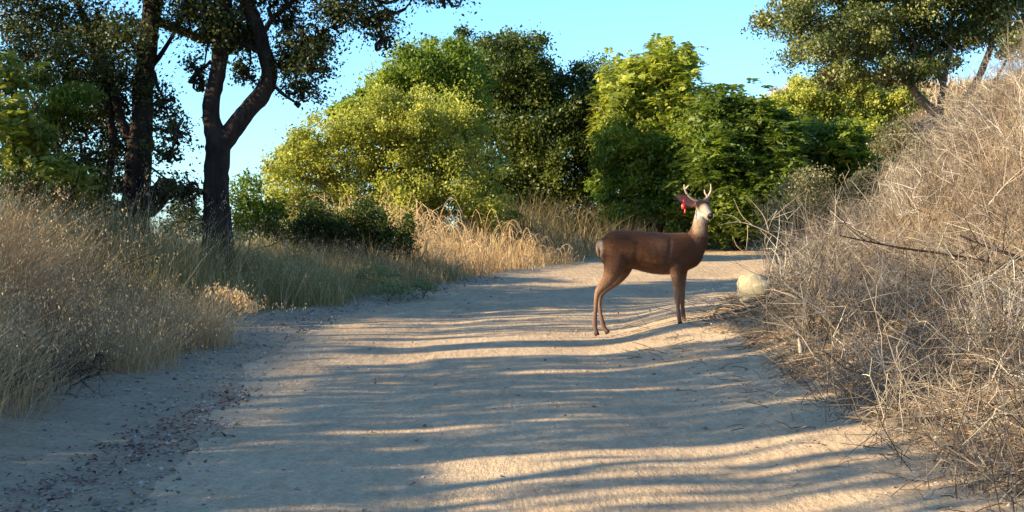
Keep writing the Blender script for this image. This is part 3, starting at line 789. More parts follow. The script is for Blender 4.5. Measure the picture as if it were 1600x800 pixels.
# --- right oak
def limbset(root, specs, matl, name='trunk', seed=0, rough=.14, k=9, origin=(0, 0, 0), Y=22):
    g = Geo()
    for j, sp in enumerate(specs):
        pts = [at(p[0], p[1], Y + (p[3] if len(p) > 3 else 0)) for p in sp]; rad = [p[2] / F * Y * .9 for p in sp]
        limb(g, pts, rad, k, None, rough=rough, seed=seed + j)
    return g.build(name, matl, root, smooth=True, origin=origin)
def branchlets(g, rs, starts, ends, r0=.03):
    s = np.array(starts); e = np.array(ends); n = len(s)
    mid = (s + e) / 2 + rs.normal(size=s.shape) * .15
    tt = np.linspace(0, 1, 6)[None, :, None]
    PP = (1 - tt) ** 2 * s[:, None] + 2 * tt * (1 - tt) * mid[:, None] + tt * tt * e[:, None]
    PP[:, 1:-1] += rs.normal(size=(n, 4, 3)) * .025
    tubes(g, PP, np.linspace(1, .25, 6)[None] * r0 * (.6 + .7 * rs.random(n))[:, None], 4)

def oak_crown(root, rs, blobs, matl, n, size, origin, tw, attach, **kw):
    g = Geo(); kw.setdefault('keep', above)
    crown(g, rs, blobs, n, size, twigs=tw, **kw)
    S = []; E = []
    for c, r in blobs:
        c = np.array(c); a = np.array(attach); d = np.linalg.norm(a - c, axis=1); S.append(a[np.argmin(d)]); E.append(c)
        for _ in range(8):
            S.append(c * .6 + S[-1] * .4 if _ else c); E.append(c + rdir(rs, 1)[0] * np.array(r) * .9)
    branchlets(tw, rs, S, E)
    return g.build('crown', matl, root, origin=origin)

def right_oak():
    Y = 28.5; rs = np.random.default_rng(301)
    b = at(1482, 200, Y); b[2] = H1(b[0], b[1]) - .15; o3 = tuple(b)
    root = empty('oak_tree', o3); tag(root, 'oak leaning over the right bank, pale crooked limbs under a wide olive-green crown', 'tree')
    limbset(root, [[(1482, 215, 11), (1468, 185, 9), (1435, 150, 7), (1412, 118, 5), (1380, 80, 3.5)],
                   [(1468, 185, 6), (1472, 150, 6), (1478, 110, 5), (1490, 50, 4)],
                   [(1478, 140, 4.5), (1462, 110, 4), (1440, 70, 3)],
                   [(1482, 215, 9), (1500, 170, 8), (1530, 120, 6), (1560, 40, 4)],
                   [(1435, 150, 4), (1425, 120, 3), (1430, 70, 2.5)],
                   [(1412, 118, 3.5), (1350, 90, 3), (1290, 70, 2), (1230, 50, 1.3)],
                   [(1500, 170, 4), (1545, 140, 3), (1590, 60, 2)]], M['bark_pale'], seed=5, origin=o3, Y=Y)
    bl = px_blobs([(1228, 28, 42, 40), (1285, 62, 58, 45), (1345, 50, 62, 52), (1415, 60, 62, 52), (1485, 45, 66, 48), (1560, 30, 62, 45), (1395, 110, 62, 24), (1305, 118, 32, 18),
                   (1450, -40, 120, 55), (1270, -30, 70, 45), (1570, -60, 100, 70), (1370, -50, 90, 50), (1350, -150, 110, 70), (1500, -170, 120, 80), (1460, 100, 40, 22), (1590, 70, 40, 26)], Y, 1.0, .7, rs)
    tw = Geo(); att = [at(1380, 80, Y), at(1290, 70, Y), at(1490, 50, Y), at(1560, 40, Y), at(1430, 70, Y), at(1350, 90, Y)]
    oak_crown(root, rs, bl, M['leaf_olive_dark'], 150000, .058, o3, tw, att, fill=.4, csize=.28, tb=.05, tvar=.6, back=.6)
    tw.build('branch', M['bark_pale'], root, smooth=True, origin=o3)
M['leaf_olive_dark'] = leafmat('olive_oak_leaf', [(.1, (.03, .042, .010)), (.5, (.085, .105, .024)), (.9, (.26, .26, .07))], trans=.25)
right_oak()

# --- left oaks
def left_oak_a():
    Y = 20.8; rs = np.random.default_rng(201)
    b = at(212, 400, Y); b[2] = H1(b[0], b[1]) - .15; o3 = tuple(b)
    root = empty('oak_tree', o3); tag(root, 'big oak at the left with a sawn-off burl on its thick straight trunk', 'tree')
    S = [[(214, 420, 34), (212, 370, 26), (213, 320, 23), (217, 260, 22), (222, 200, 19), (226, 130, 18), (233, 60, 18), (240, 0, 17), (246, -70, 14), (240, -140, 9)],
         [(205, 380, 14), (178, 350, 12), (150, 318, 10), (120, 285, 8), (90, 230, 6), (60, 170, 4)],
         [(150, 318, 8), (170, 270, 8), (176, 220, 7), (165, 150, 6), (140, 60, 5), (110, -20, 3)],
         [(217, 240, 10), (190, 190, 9), (170, 120, 7), (140, 40, 6), (90, -40, 4)],
         [(238, 30, 9), (268, 42, 8), (300, 55, 7), (335, 62, 5.5), (370, 60, 4)],
         [(230, 110, 6), (255, 80, 4), (290, 20, 3)],
         [(240, -20, 10), (300, -60, 8), (380, -80, 6), (470, -70, 4)], [(240, -20, 9), (180, -80, 7), (100, -110, 5)]]
    limbset(root, S, M['bark_oak'], seed=21, origin=o3, Y=Y, k=11)
    g = Geo(); limb(g, [at(222, 330, Y - .1), at(240, 312, Y - .25), at(258, 296, Y - .3), at(264, 290, Y - .3)], [.14, .155, .15, .12], 11, 12, rough=.25, seed=9)
    g.build('burl', M['bark_oak'], root, smooth=True, origin=o3)
    # torn strips of lit bark on the lower trunk
    KEEP = lambda P, rs: (P[:, 2] < 5.3) | (rs.random(len(P)) < .4)
    bl = px_blobs([(40, 190, 44, 36), (30, 255, 48, 30), (80, 285, 40, 20), (60, 20, 60, 40), (140, 40, 62, 44), (40, 90, 44, 34), (110, 110, 55, 40), (175, 130, 48, 50), (150, 190, 48, 42), (185, 230, 30, 40), (95, 190, 44, 32), (60, 250, 34, 26), (130, 250, 34, 24),
                   (195, 60, 40, 44), (255, 160, 20, 34), (275, 205, 20, 20), (262, 240, 18, 18), (285, 300, 26, 20), (290, 20, 44, 30), (345, 50, 40, 26), (20, -40, 90, 50), (150, -60, 110, 50), (290, -60, 90, 45), (200, -160, 160, 70), (60, -150, 100, 60), (180, 290, 26, 20), (350, 10, 40, 26)], Y, .9, .9, rs)
    tw = Geo(); att = [at(60, 170, Y), at(120, 285, Y), at(165, 150, Y), at(140, 40, Y), at(110, -20, Y), at(240, 0, Y), at(300, 55, Y), at(230, 110, Y), at(222, 200, Y), at(290, 20, Y)]
    oak_crown(root, rs, bl, M['oak_leaf'], 84000, .048, o3, tw, att, keep=KEEP, csize=.42, fill=.35, back=.8, tvar=.4)
    tw.build('branch', M['bark_oak'], root, smooth=True, origin=o3)
def left_oak_b():
    Y = 20.3; rs = np.random.default_rng(202)
    b = at(341, 400, Y); b[2] = H1(b[0], b[1]) - .15; o3 = tuple(b)
    root = empty('oak_tree', o3); tag(root, 'dark oak with a trunk forking into two bent stems, left of the yellow-green bush', 'tree')
    S = [[(341, 425, 31), (340, 370, 24), (338, 320, 21), (338, 270, 21), (340, 225, 22), (332, 195, 17), (330, 160, 16), (340, 115, 15), (346, 70, 15), (348, 20, 14), (340, -60, 11), (320, -140, 7)],
         [(342, 235, 17), (362, 205, 16), (385, 175, 15), (410, 145, 16), (421, 115, 15), (414, 85, 14), (402, 45, 15), (385, 0, 13), (375, -60, 10), (390, -140, 6)],
         [(421, 105, 5), (450, 100, 4), (482, 106, 2.5)], [(408, 60, 6), (425, 30, 5), (455, 5, 4), (490, -30, 3.5), (560, -20, 2.5), (610, 20, 1.5)],
         [(348, 40, 7), (330, 62, 7), (300, 58, 6)], [(416, 90, 5), (385, 70, 5), (352, 66, 5)],
         [(421, 125, 4), (440, 145, 3), (462, 160, 2)], [(385, 0, 6), (430, -30, 5), (500, -50, 4), (600, -40, 3), (690, -10, 2)]]
    limbset(root, S, M['bark_oak'], seed=31, origin=o3, Y=Y, k=11)
    bl = px_blobs([(470, 70, 42, 28), (480, 110, 42, 24), (470, 140, 34, 18), (500, 60, 24, 20), (530, 20, 50, 24), (580, 30, 44, 26), (600, 60, 18, 14), (450, 30, 30, 22), (560, -20, 80, 34), (690, -8, 44, 12), (640, -20, 40, 22),
                   (385, 55, 36, 26), (350, 60, 44, 26), (340, 25, 46, 24), (430, -20, 60, 34), (350, -50, 80, 44), (480, -80, 100, 44), (370, -150, 120, 50), (310, 110, 14, 26), (385, 115, 18, 26), (620, -60, 80, 30), (455, 90, 30, 34)], Y, .8, .8, rs)
    tw = Geo(); att = [at(482, 106, Y), at(450, 100, Y), at(425, 30, Y), at(490, -30, Y), at(610, 20, Y), at(560, -20, Y), at(348, 40, Y), at(402, 45, Y), at(462, 160, Y), at(690, -10, Y), at(600, -40, Y)]
    oak_crown(root, rs, bl, M['oak_leaf'], 34000, .046, o3, tw, att, keep=lambda P, rs: (P[:, 2] < 5.1) | (rs.random(len(P)) < .4), csize=.45, fill=.5, back=.9, tvar=.4)
    tw.build('branch', M['bark_oak'], root, smooth=True, origin=o3)
left_oak_a(); left_oak_b()
# leafy growth in front of the left oak
frond_tree('sapling', 'sapling with bright yellow-green drooping leaves at the left edge, in front of the big oak', 'tree',
     px_blobs([(15, 190, 30, 46), (45, 245, 34, 26), (90, 270, 34, 20), (8, 110, 24, 34), (60, 205, 20, 20), (30, 285, 50, 18), (115, 285, 24, 14)], 18.6, .6, .3, rs), M['leaf_yellow'], M['bark_oak'], 190, .10, 61, L=.22, trunk_r=.03, tb=-.12, fine=3500, base=np.array([-5.3, 18.6]))
tree('shrub', 'dark leafy undergrowth at the left foot of the big burled oak', 'shrub', px_blobs([(140, 300, 34, 30), (90, 310, 44, 26), (170, 330, 24, 24), (40, 315, 44, 26)], 20.0, .5, .2, rs), M['leaf_dark'], M['bark_oak'], 9000, .05, 66, trunk_r=.02, csize=.4, fill=.5)
tree('sapling', 'dark drooping green foliage hanging in front of the big oak, top left', 'tree',
     px_blobs([(120, 150, 32, 24), (105, 178, 30, 18), (80, 125, 26, 22)], 19.8, .5, .3, rs), M['leaf_green'], M['bark_oak'], 3500, .07, 62, trunk_r=.03, csize=.35, tb=-.15, asp=.3, droop=1.2, base=np.array([-5.4, 20.2]))
tree('shrub', 'sparse dark shrub growing between the two oak trunks', 'shrub', px_blobs([(285, 320, 24, 30), (300, 350, 26, 26), (270, 355, 20, 18)], 23, .5, .2, rs), M['oak_leaf'], M['bark_oak'], 2600, .05, 63, trunk_r=.02, csize=.5, fill=.7)
tree('shrub', 'loose leafy shrub in front of the yellow-green bush, right of the forked oak', 'shrub', px_blobs([(385, 300, 30, 34), (400, 340, 36, 30), (375, 355, 26, 24), (430, 330, 24, 24)], 23.5, .5, .2, rs), M['leaf_green'], M['bark_oak'], 4500, .05, 64, trunk_r=.02, csize=.5, fill=.7, tb=-.1)
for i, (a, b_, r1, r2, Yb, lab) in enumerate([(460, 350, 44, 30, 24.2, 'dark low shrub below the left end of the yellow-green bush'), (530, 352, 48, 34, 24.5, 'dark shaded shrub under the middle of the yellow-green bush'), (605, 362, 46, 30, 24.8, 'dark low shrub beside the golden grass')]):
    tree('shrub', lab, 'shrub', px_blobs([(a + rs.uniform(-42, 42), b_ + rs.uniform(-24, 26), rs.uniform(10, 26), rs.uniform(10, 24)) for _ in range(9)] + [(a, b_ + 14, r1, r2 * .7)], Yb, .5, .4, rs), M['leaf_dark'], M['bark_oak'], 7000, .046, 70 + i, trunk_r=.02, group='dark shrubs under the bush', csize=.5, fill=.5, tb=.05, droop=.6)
# shaded scrub behind the far road
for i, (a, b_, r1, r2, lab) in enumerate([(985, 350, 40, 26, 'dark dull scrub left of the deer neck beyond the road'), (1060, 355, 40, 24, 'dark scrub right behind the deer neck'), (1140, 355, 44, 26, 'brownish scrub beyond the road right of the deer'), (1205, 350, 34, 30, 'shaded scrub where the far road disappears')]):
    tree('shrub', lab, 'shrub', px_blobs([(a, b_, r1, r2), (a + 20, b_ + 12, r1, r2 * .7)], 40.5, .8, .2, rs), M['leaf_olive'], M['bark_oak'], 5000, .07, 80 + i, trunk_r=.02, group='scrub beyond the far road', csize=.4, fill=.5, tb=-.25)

# ------------------------------------------------------------------ shade oaks left of the frame
def shade_keep(P, rs):
    X_, Y_ = land(P)
    q = Y_ - X_ * math.tan(R(SUN_A))
    q = q + .10 * vnoise(X_, q * 3, 1.1, 21)
    s = np.full(len(P), .9)
    def band(a, b, v, xc=None, left=None):
        m = (q > a) & (q <= b)
        s[m] = v if xc is None else np.where(X_[m] > xc, v, left)
    band(-50, 6.5, .75)
    band(6.5, 8.9, .52, -.4, .93)
    band(8.9, 9.6, .12, -.5, .93)
    band(9.6, 14.7, .90)
    band(14.7, 15.55, .05); band(15.55, 16.1, .93); band(16.1, 16.7, .08); band(16.7, 20.3, .5); band(20.3, 22.4, .9); band(22.4, 60, .06)
    band(10.75, 10.95, .45, -1.2, .95); band(12.2, 12.35, .5, -.5, .95); band(13.45, 13.6, .4, -.1, .95)
    s = np.where(X_ > 2.4, .54 + .75 * vnoise(X_, q, 1.5, 35), s)
    s = np.where((X_ > 3.2) & (X_ < 4.2) & (q > 15.2) & (q < 16.4), .82, s)     # the deer's flank
    s = np.where(X_ < -1.6, np.where(q > 23.5, .15, np.where(q > 18.5, .80, np.where(q < 11.3, .9, .18))), s)
    n = .5 + 1.25 * (.55 * vnoise(X_, q * 10, 1.1, 31) + .45 * vnoise(X_, q * 30, .8, 32))
    return (n < s) & (P[:, 2] > H(P[:, 0], P[:, 1]) + .5)
for i, (tx, ty, lab) in enumerate([(-11.6, 3.2, 'oak outside the left edge nearest the camera, shading the foreground'), (-12.0, 8.2, 'middle oak outside the left edge, shading the track'), (-12.4, 13.4, 'third oak outside the left edge, beyond the near grass'), (-13.2, 18.6, 'farthest oak outside the left edge, beside the big burled oak')]):
    rs2 = np.random.default_rng(500 + i)
    bz = H1(tx, ty) - .1; o3 = (tx, ty, bz)
    root = empty('oak_tree', o3); tag(root, lab, 'tree', 'oaks beyond the left edge')
    b3 = np.array(o3); g = Geo(); gl = Geo(); cs = []
    for k in range(8):
        for _ in range(1):
            c = np.array([tx + rs2.uniform(-1.4, 1.4), ty + (k % 4 - 1.5) * 1.35 + rs2.uniform(-.3, .3), 3.4 + (k // 4) * 2.6 + rs2.uniform(-.3, .3)])
            cs.append((c, np.array([1.9, 1.5, 1.5])))
    crown(gl, rs2, cs, 42000, .10, clumps=30, csize=.4, back=1, fill=.45, keep=shade_keep, twigs=None)
    gl.build('crown', M['oak_leaf'], root, origin=o3)
    for c, r in cs:
        limb(g, [b3 + rs2.normal(size=3) * .05, b3 + (c - b3) * np.array([.15, .15, .5]), b3 + (c - b3) * np.array([.6, .6, .8]), c], [.2, .13, .08, .02], 8, 14, rough=.15, seed=i)
    g.build('trunk', M['bark_oak'], root, smooth=True, origin=o3)

# ------------------------------------------------------------------ grasses
def scatter(rs, n, x0, x1, y0, y1, fn):
    x = rs.uniform(x0, x1, n); y = rs.uniform(y0, y1, n)
    d, par = road_d(x, y)
    k = rs.random(n) < fn(x, y, d, -d - 2.1, d - 1.75)
    x = x[k]; y = y[k]; d = d[k]
    return np.stack([x, y, H(x, y) - .02], 1), d
rs = np.random.default_rng(900)
def oat_heads(g, rs, tips, n=5, s=.022):
    m = len(tips)
    for k in range(n):
        P = tips + rs.normal(size=(m, 3)) * np.array([.02, .02, .03]) - np.array([0, 0, .012 * k])
        D = unit(rs.normal(size=(m, 3)) * .5 + np.array([0, 0, -1.])); S = unit(np.cross(D, rdir(rs, m)))
        V = np.stack([P, P + D * s * .5 + S * s * .13, P + D * s, P + D * s * .5 - S * s * .13], 1).reshape(-1, 3)
        g.add(V, [np.arange(4 * m).reshape(m, 4)], [.6 + .4 * rs.random(m)])
# left bank, near mass
g = Geo()
def f1(x, y, d, dl, dr):
    e = dl - .5 * ss(13.4, 12.4, y) + .5 * vnoise(x, y, .9, 41)
    return ss(.45, .8, e) * ss(17.0, 15.6, y + .6 * vnoise(x, y, .7, 42)) * (.55 + .9 * np.clip(vnoise(x, y, .5, 43) + .3, 0, 1)) * ss(9.0, 10.0, y)
P, d = scatter(rs, 95000, -9, -2, 9.5, 17.5, f1)
edge = ss(.8, 2.6, -d - 2.1)
hgt = (.46 + .36 * edge + .2 * ss(-3.9, -4.6, P[:, 0])) * (.55 + .45 * (vnoise(P[:, 0], P[:, 1], 1.1, 44) + .5) + .55 * (vnoise(P[:, 0], P[:, 1], .33, 47) + .5))
tt = np.clip(.38 + .45 * vnoise(P[:, 0], P[:, 1], .9, 45) + .5 * (rs.random(len(P)) - .5), 0, 1)
T1 = blades(g, rs, P, hgt, .0065, lean=.95, tint=tt, seg=3, curl=1.0, wind=(.14, -.05))
pick = rs.random(len(T1)) < .18
oat_heads(g, rs, T1[pick], 4, .026)
tag(g.build('tall_dry_grass', M['grass_dry'], smooth=False), 'tall pale dry grass covering the bank at the left', 'grass', kind='stuff')
# middle strip at the road's left side
g = Geo()
def f2(x, y, d, dl, dr):
    e = dl - 1.0 * ss(20.4, 18.0, y) + .5 * vnoise(x, y, .8, 51)
    return ss(.2, .6, e) * ss(16.2, 17.4, y + .8 * vnoise(x, y, 1, 55)) * ss(26.0, 24.5, y) * ss(5.5, 4.2, dl) * (.45 + vnoise(x, y, .5, 53) + .2)
P, d = scatter(rs, 110000, -9, 1.5, 16, 26, f2)
hgt = (.20 + .36 * ss(.2, 1.6, -d - 2.1)) * (.7 + .7 * (vnoise(P[:, 0], P[:, 1], .9, 54) + .5))
hgt = hgt * (1 + .4 * ss(1.1, 1.9, -d - 2.1) * ss(22, 20, P[:, 1]))
tt = np.clip(.58 + .7 * vnoise(P[:, 0], P[:, 1], 1.2, 56) + .5 * (rs.random(len(P)) - .5), 0, 1)
T2 = blades(g, rs, P, hgt, .010, lean=.6, tint=tt, seg=2, curl=.8)
tag(g.build('mixed_grass', M['grass_green'], smooth=False), 'half green half dry grass along the left edge of the track below the oaks', 'grass', kind='stuff')
g = Geo(); k = rs.random(len(P)) < .25
T2 = blades(g, rs, P[k] + rs.normal(size=(k.sum(), 3)) * np.array([.1, .1, 0]), hgt[k] * 1.25, .007, lean=.6, seg=3, curl=.9)
oat_heads(g, rs, T2[rs.random(len(T2)) < .4], 4, .03)
tag(g.build('seeding_grass', M['grass_dry']), 'dry seed stalks standing in the greener grass below the oaks', 'grass', kind='stuff')
# golden grass
g = Geo()
def f3(x, y, d, dl, dr):
    e = dl + .4 * vnoise(x, y, .7, 61)
    return ss(.1, .45, e) * ss(22.6, 24.0, y + .7 * vnoise(x, y, 1, 62)) * ss(33.5, 31.5, y) * ss(4.2, 3.0, dl) * (.5 + vnoise(x, y, .6, 63))
P, d = scatter(rs, 110000, -3, 7, 22, 36, f3)
hgt = (.26 + .46 * ss(.1, 1.4, -d - 2.1)) * (.65 + .8 * (vnoise(P[:, 0], P[:, 1], .8, 64) + .5))
hgt *= 1 - .35 * ss(28.5, 31, P[:, 1])
T3 = blades(g, rs, P, hgt, .011, lean=.7, tint=np.clip(.5 + .6 * (rs.random(len(P)) - .5) + .5 * vnoise(P[:, 0], P[:, 1], .6, 65), 0, 1), seg=3, curl=1.1)
# arching stalks that curl over the top of the clump
k = rs.choice(np.nonzero(P[:, 1] > 25)[0], 600)
A0 = P[k]; n = len(A0); a = rs.random(n) * 6.28; hh = hgt[k] * (.8 + .45 * rs.random(n)); sp = hh * (.3 + .6 * rs.random(n))
t = np.linspace(0, 1, 7)[None, :]
PP = np.stack([A0[:, 0:1] + np.cos(a)[:, None] * sp[:, None] * t ** 1.3, A0[:, 1:2] + np.sin(a)[:, None] * sp[:, None] * t ** 1.3, A0[:, 2:3] + hh[:, None] * np.sin(t * 2.3)], 2)
tubes(g, PP, np.linspace(.0055, .003, 7)[None] * np.ones((n, 1)), 3, .5 + .5 * rs.random(n))
tag(g.build('golden_grass', M['grass_gold']), 'golden dry grass clump glowing in the sun behind the rear of the deer', 'grass', kind='stuff')

g = Geo()
x = rs.uniform(3, 30, 26000); y = rs.uniform(42, 72, 26000); k = road_d(x, y)[0] < -3.5; x = x[k]; y = y[k]
blades(g, rs, np.stack([x, y, H(x, y) - .03], 1), .42 + .3 * vnoise(x, y, 2, 91), .045, lean=.9, seg=2, curl=.9)
tag(g.build('hill_grass', M['grass_gold']), 'sunlit dry grass covering the hill beyond the bend', 'grass', kind='stuff')

g = Geo()
P, d = scatter(rs, 60000, -1, 16, 31, 46, lambda x, y, d, dl, dr: ss(.1, .6, dl + .5 * vnoise(x, y, .9, 95)) * ss(6, 4, dl) * (.4 + vnoise(x, y, .7, 96)))
tt = np.clip(.42 + .8 * vnoise(P[:, 0], P[:, 1], 1.3, 97) + .4 * (rs.random(len(P)) - .5), 0, 1)
blades(g, rs, P, (.35 + .45 * ss(.2, 1.6, -d - 2.1)) * (.7 + .9 * (vnoise(P[:, 0], P[:, 1], 1.0, 98) + .5)), .020, lean=.8, tint=tt, seg=2, curl=.9)
tag(g.build('weedy_scrub', M['scrub']), 'weedy dry scrub along the outer edge of the far bend behind the deer', 'scrub', kind='stuff')

# ------------------------------------------------------------------ dry brush on the right bank
def stems(g, rs, P, Lmin, Lmax, r0, elev=(20, 80), droop=.6, side=4, kk=3, tb=.45, sl=.42, up=None):
    n = len(P)
    az_ = rs.random(n) * 6.283; el = np.radians(rs.uniform(*elev, n))
    D = np.stack([np.cos(az_) * np.cos(el), np.sin(az_) * np.cos(el), np.sin(el)], 1)
    L = rs.uniform(Lmin, Lmax, n)
    m = 6; t = np.linspace(0, 1, m)
    hx = unit(rs.normal(size=(n, 3)) * np.array([1, 1, .3]))
    PP = P[:, None] + D[:, None] * (L[:, None] * t[None])[..., None] + hx[:, None] * (L[:, None] * .22 * np.sin(t * 3.1)[None] * rs.normal(size=(n, 1)))[..., None]
    PP[:, :, 2] -= droop * L[:, None] * t[None] ** 2 * rs.random((n, 1))
    PP[:, 1:] += rs.normal(size=(n, m - 1, 3)) * .03 * L[:, None, None]
    gz = H(PP[:, :, 0].ravel(), PP[:, :, 1].ravel()).reshape(n, m)
    PP[:, 1:, 2] = np.maximum(PP[:, 1:, 2], gz[:, 1:] + .02)
    tint = np.clip(tb + .55 * (rs.random(n) - .5) + .25 * vnoise(P[:, 0], P[:, 1], .7, 71), 0, 1)
    rr = r0 * (.5 + rs.random(n))[:, None] * np.linspace(1, .35, m)[None]
    tubes(g, PP, rr, kk, tint)
    # side twigs
    for s_ in range(side):
        i = rs.integers(1, m - 1, n)
        S = PP[np.arange(n), i]; T = unit(PP[np.arange(n), i + 1] - PP[np.arange(n), i])
        d2 = unit(T * .6 + rdir(rs, n)); l2 = L * sl * (.3 + .9 * rs.random(n))
        t2 = np.linspace(0, 1, 3)[None, :, None]
        Q_ = S[:, None] + d2[:, None] * l2[:, None, None] * t2 + rdir(rs, n)[:, None] * l2[:, None, None] * .18 * t2 ** 2
        tubes(g, Q_, (r0 * .55 * (.5 + rs.random(n)))[:, None] * np.array([1, .7, .35])[None], 3, np.clip(tint + .2 * (rs.random(n) - .4), 0, 1))
    return PP
rs = np.random.default_rng(1200)
def f4(x, y, d, dl, dr):
    fr = (x * F / y + 800)
    vis = (fr < 1720) & (fr > 1050)
    vis = vis & ~((fr > 1105) & (fr < 1232) & (y > 13.5) & (y < 19.6))
    return vis * ss(.35, .95, dr + .35 * vnoise(x, y, .8, 72) + .55 * ss(13.0, 10, y)) * (.08 + 1.5 * np.clip(vnoise(x, y, .95, 73) + .55, 0, 1) ** 1.7) * ss(1.5, .4, (y - 8) / 30) * (x < 12)
g = Geo()
P, d = scatter(rs, 38000, 1.2, 12, 7.5, 33, f4)
print('brush', len(P))
rt = ss(.4, 2.0, d - 1.75)
k = rs.random(len(P)) < .82
stems(g, rs, P[k], .30, .85, .0030, (10, 75), .75, 4, 3, .42)
stems(g, rs, P[~k] , .6, 1.15, .0040, (35, 85), .4, 5, 3, .5, .3)
def fclump(x, y, d, dl, dr):
    fr = x * F / y + 800
    return (fr < 1720) & (dr > .5) & (x < 11) & ~((fr > 1105) & (fr < 1232) & (y > 13.5) & (y < 19.6))
CP, d = scatter(rs, 300, 1.5, 11, 8, 31, fclump)
CP = CP[:75]
for c in CP:
    stems(g, rs, c[None] + rs.normal(size=(30, 3)) * np.array([.09, .09, 0]), .45, 1.05, .0036, (35, 88), .35, 4, 3, rs.uniform(.3, .75), .34)
tag(g.build('dry_brush', M['brush']), 'tangle of dry grey-brown twigs covering the right bank', 'brush', kind='stuff')
g = Geo()
P, d = scatter(rs, 120000, 1.5, 12, 7.5, 33, f4)
hgt = .16 + .30 * ss(.4, 2.5, d - 1.75)
blades(g, rs, P, hgt * (.6 + .9 * (vnoise(P[:, 0], P[:, 1], .8, 76) + .5)), .0065, lean=1.1, tint=np.clip(.42 + .5 * (rs.random(len(P)) - .5) + .5 * vnoise(P[:, 0], P[:, 1], .6, 75), 0, 1), seg=2, curl=1.0)
tag(g.build('dry_straw', M['litter']), 'dry straw lying among the twigs on the right bank', 'straw', kind='stuff')

g = Geo(); P, d = scatter(rs, 600, -4.6, -3.2, 10.6, 13.2, lambda x, y, d, dl, dr: ss(.9, 1.4, dl))
stems(g, rs, P, .3, .8, .004, (20, 80), .8, 4, 3, .12)
tag(g.build('dead_brush', M['brush']), 'dark dead twigs tangled in the tall grass at the left edge', 'brush', kind='stuff')

# ------------------------------------------------------------------ litter and gravel
g = Geo()
def f5(x, y, d, dl, dr):
    return ss(-.75, .3, dr + .5 * vnoise(x, y, .5, 81)) * ss(3.0, 1.2, dr) * (.3 + vnoise(x, y, .35, 82) + .4) * ss(24, 14, y)
P, d = scatter(rs, 42000, 1, 6, 7, 24, f5); n = len(P); P[:, 2] += .028
leaves(g, rs, P, unit(rdir(rs, n) * .55 + np.array([0, 0, 1.])), .042, rs.random(n), .45)
P, d = scatter(rs, 16000, 1, 6, 7, 24, f5); n = len(P); a = rs.random(n) * 6.28; L = rs.uniform(.06, .3, n)
D = np.stack([np.cos(a), np.sin(a), .25 * rs.normal(size=n)], 1)
PP = P[:, None] + np.array([0, 0, .03]) + D[:, None] * L[:, None, None] * np.linspace(0, 1, 3)[None, :, None]; PP[:, 1, 2] += .015
gz = H(PP[..., 0].ravel(), PP[..., 1].ravel()).reshape(n, 3); PP[..., 2] = np.maximum(PP[..., 2], gz + .012)
tubes(g, PP, np.full((n, 3), .0028), 3, rs.random(n))
tag(g.build('leaf_litter', M['litter']), 'dead leaves and twigs littering the right edge of the track', 'litter', kind='stuff')
g = Geo()
x = -2.25 + rs.normal(size=900) * .17; y = rs.uniform(7.6, 12.5, 900); P = np.stack([x + .12 * (y - 9), y, H(x + .12 * (y - 9), y) + .012], 1)
leaves(g, rs, P, unit(rdir(rs, len(P)) * .6 + np.array([0, 0, 1.])), .034, rs.random(len(P)), .5)
tag(g.build('red_leaf_litter', M['litter_red']), 'reddish fallen leaves along the gravel at the lower left', 'litter', kind='stuff')
def stones(g, rs, P, s):
    n = len(P); base = np.array([(1, 0, 0), (0, 1, 0), (-1, 0, 0), (0, -1, 0), (.1, .1, .62), (0, 0, -.5)], float)
    V = base[None] * (.6 + .7 * rs.random((n, 6, 1))) + rs.normal(size=(n, 6, 3)) * .13
    a = rs.random(n) * 6.28; c, s_ = np.cos(a)[:, None], np.sin(a)[:, None]
    V = np.stack([V[..., 0] * c - V[..., 1] * s_, V[..., 0] * s_ + V[..., 1] * c, V[..., 2]], 2) * s[:, None, None] + P[:, None]
    f = np.array([(0, 1, 4), (1, 2, 4), (2, 3, 4), (3, 0, 4), (1, 0, 5), (2, 1, 5), (3, 2, 5), (0, 3, 5)])
    F_ = (f[None] + (np.arange(n) * 6)[:, None, None]).reshape(-1, 3)
    g.add(V.reshape(-1, 3), [F_], [np.repeat(rs.random(n), 8)])
g = Geo()
def f6(x, y, d, dl, dr): return np.clip(np.exp(-((dl - .15) / .32) ** 2) * 1.0 + .4 * (dl > -.3) * (dl < 1.6) * np.clip(.5 + 2 * vnoise(x, y, .5, 83), 0, 1) + .03 * (d < 2.2) * (dl < 0) + .25 * np.exp(-((dr + .1) / .35) ** 2), 0, 1)
P, d = scatter(rs, 60000, -6, 6, 7, 26, f6); n = len(P)
s = .006 + .017 * rs.random(n) ** 3; P[:, 2] += .024
inr = np.abs(d) < 2.1; P[inr, 2] += .03
stones(g, rs, P, s)
tag(g.build('gravel', M['stone']), 'loose gravel along the edges of the dirt track', 'gravel', kind='stuff')

# low weeds at the road edge
for i, (a, b_, Yb, lab) in enumerate([(655, 448, 21.6, 'grey-green weed at the edge of the track left of the golden grass'), (612, 452, 21.0, 'small green weed clump in the shade below the dark shrubs'), (590, 425, 22.0, 'taller pale green weed standing in the shaded grass')]):
    tree('weed', lab, 'weed', px_blobs([(a, b_ - 3, 22, 12), (a - 24, b_ + 3, 14, 9), (a + 20, b_ + 3, 14, 8)], Yb, .25, .1, rs), M['leaf_weed'], M['bark_pale'], 800, .032, 130 + i, trunk_r=.008, group='weeds at the left road edge', csize=.5, fill=.7)

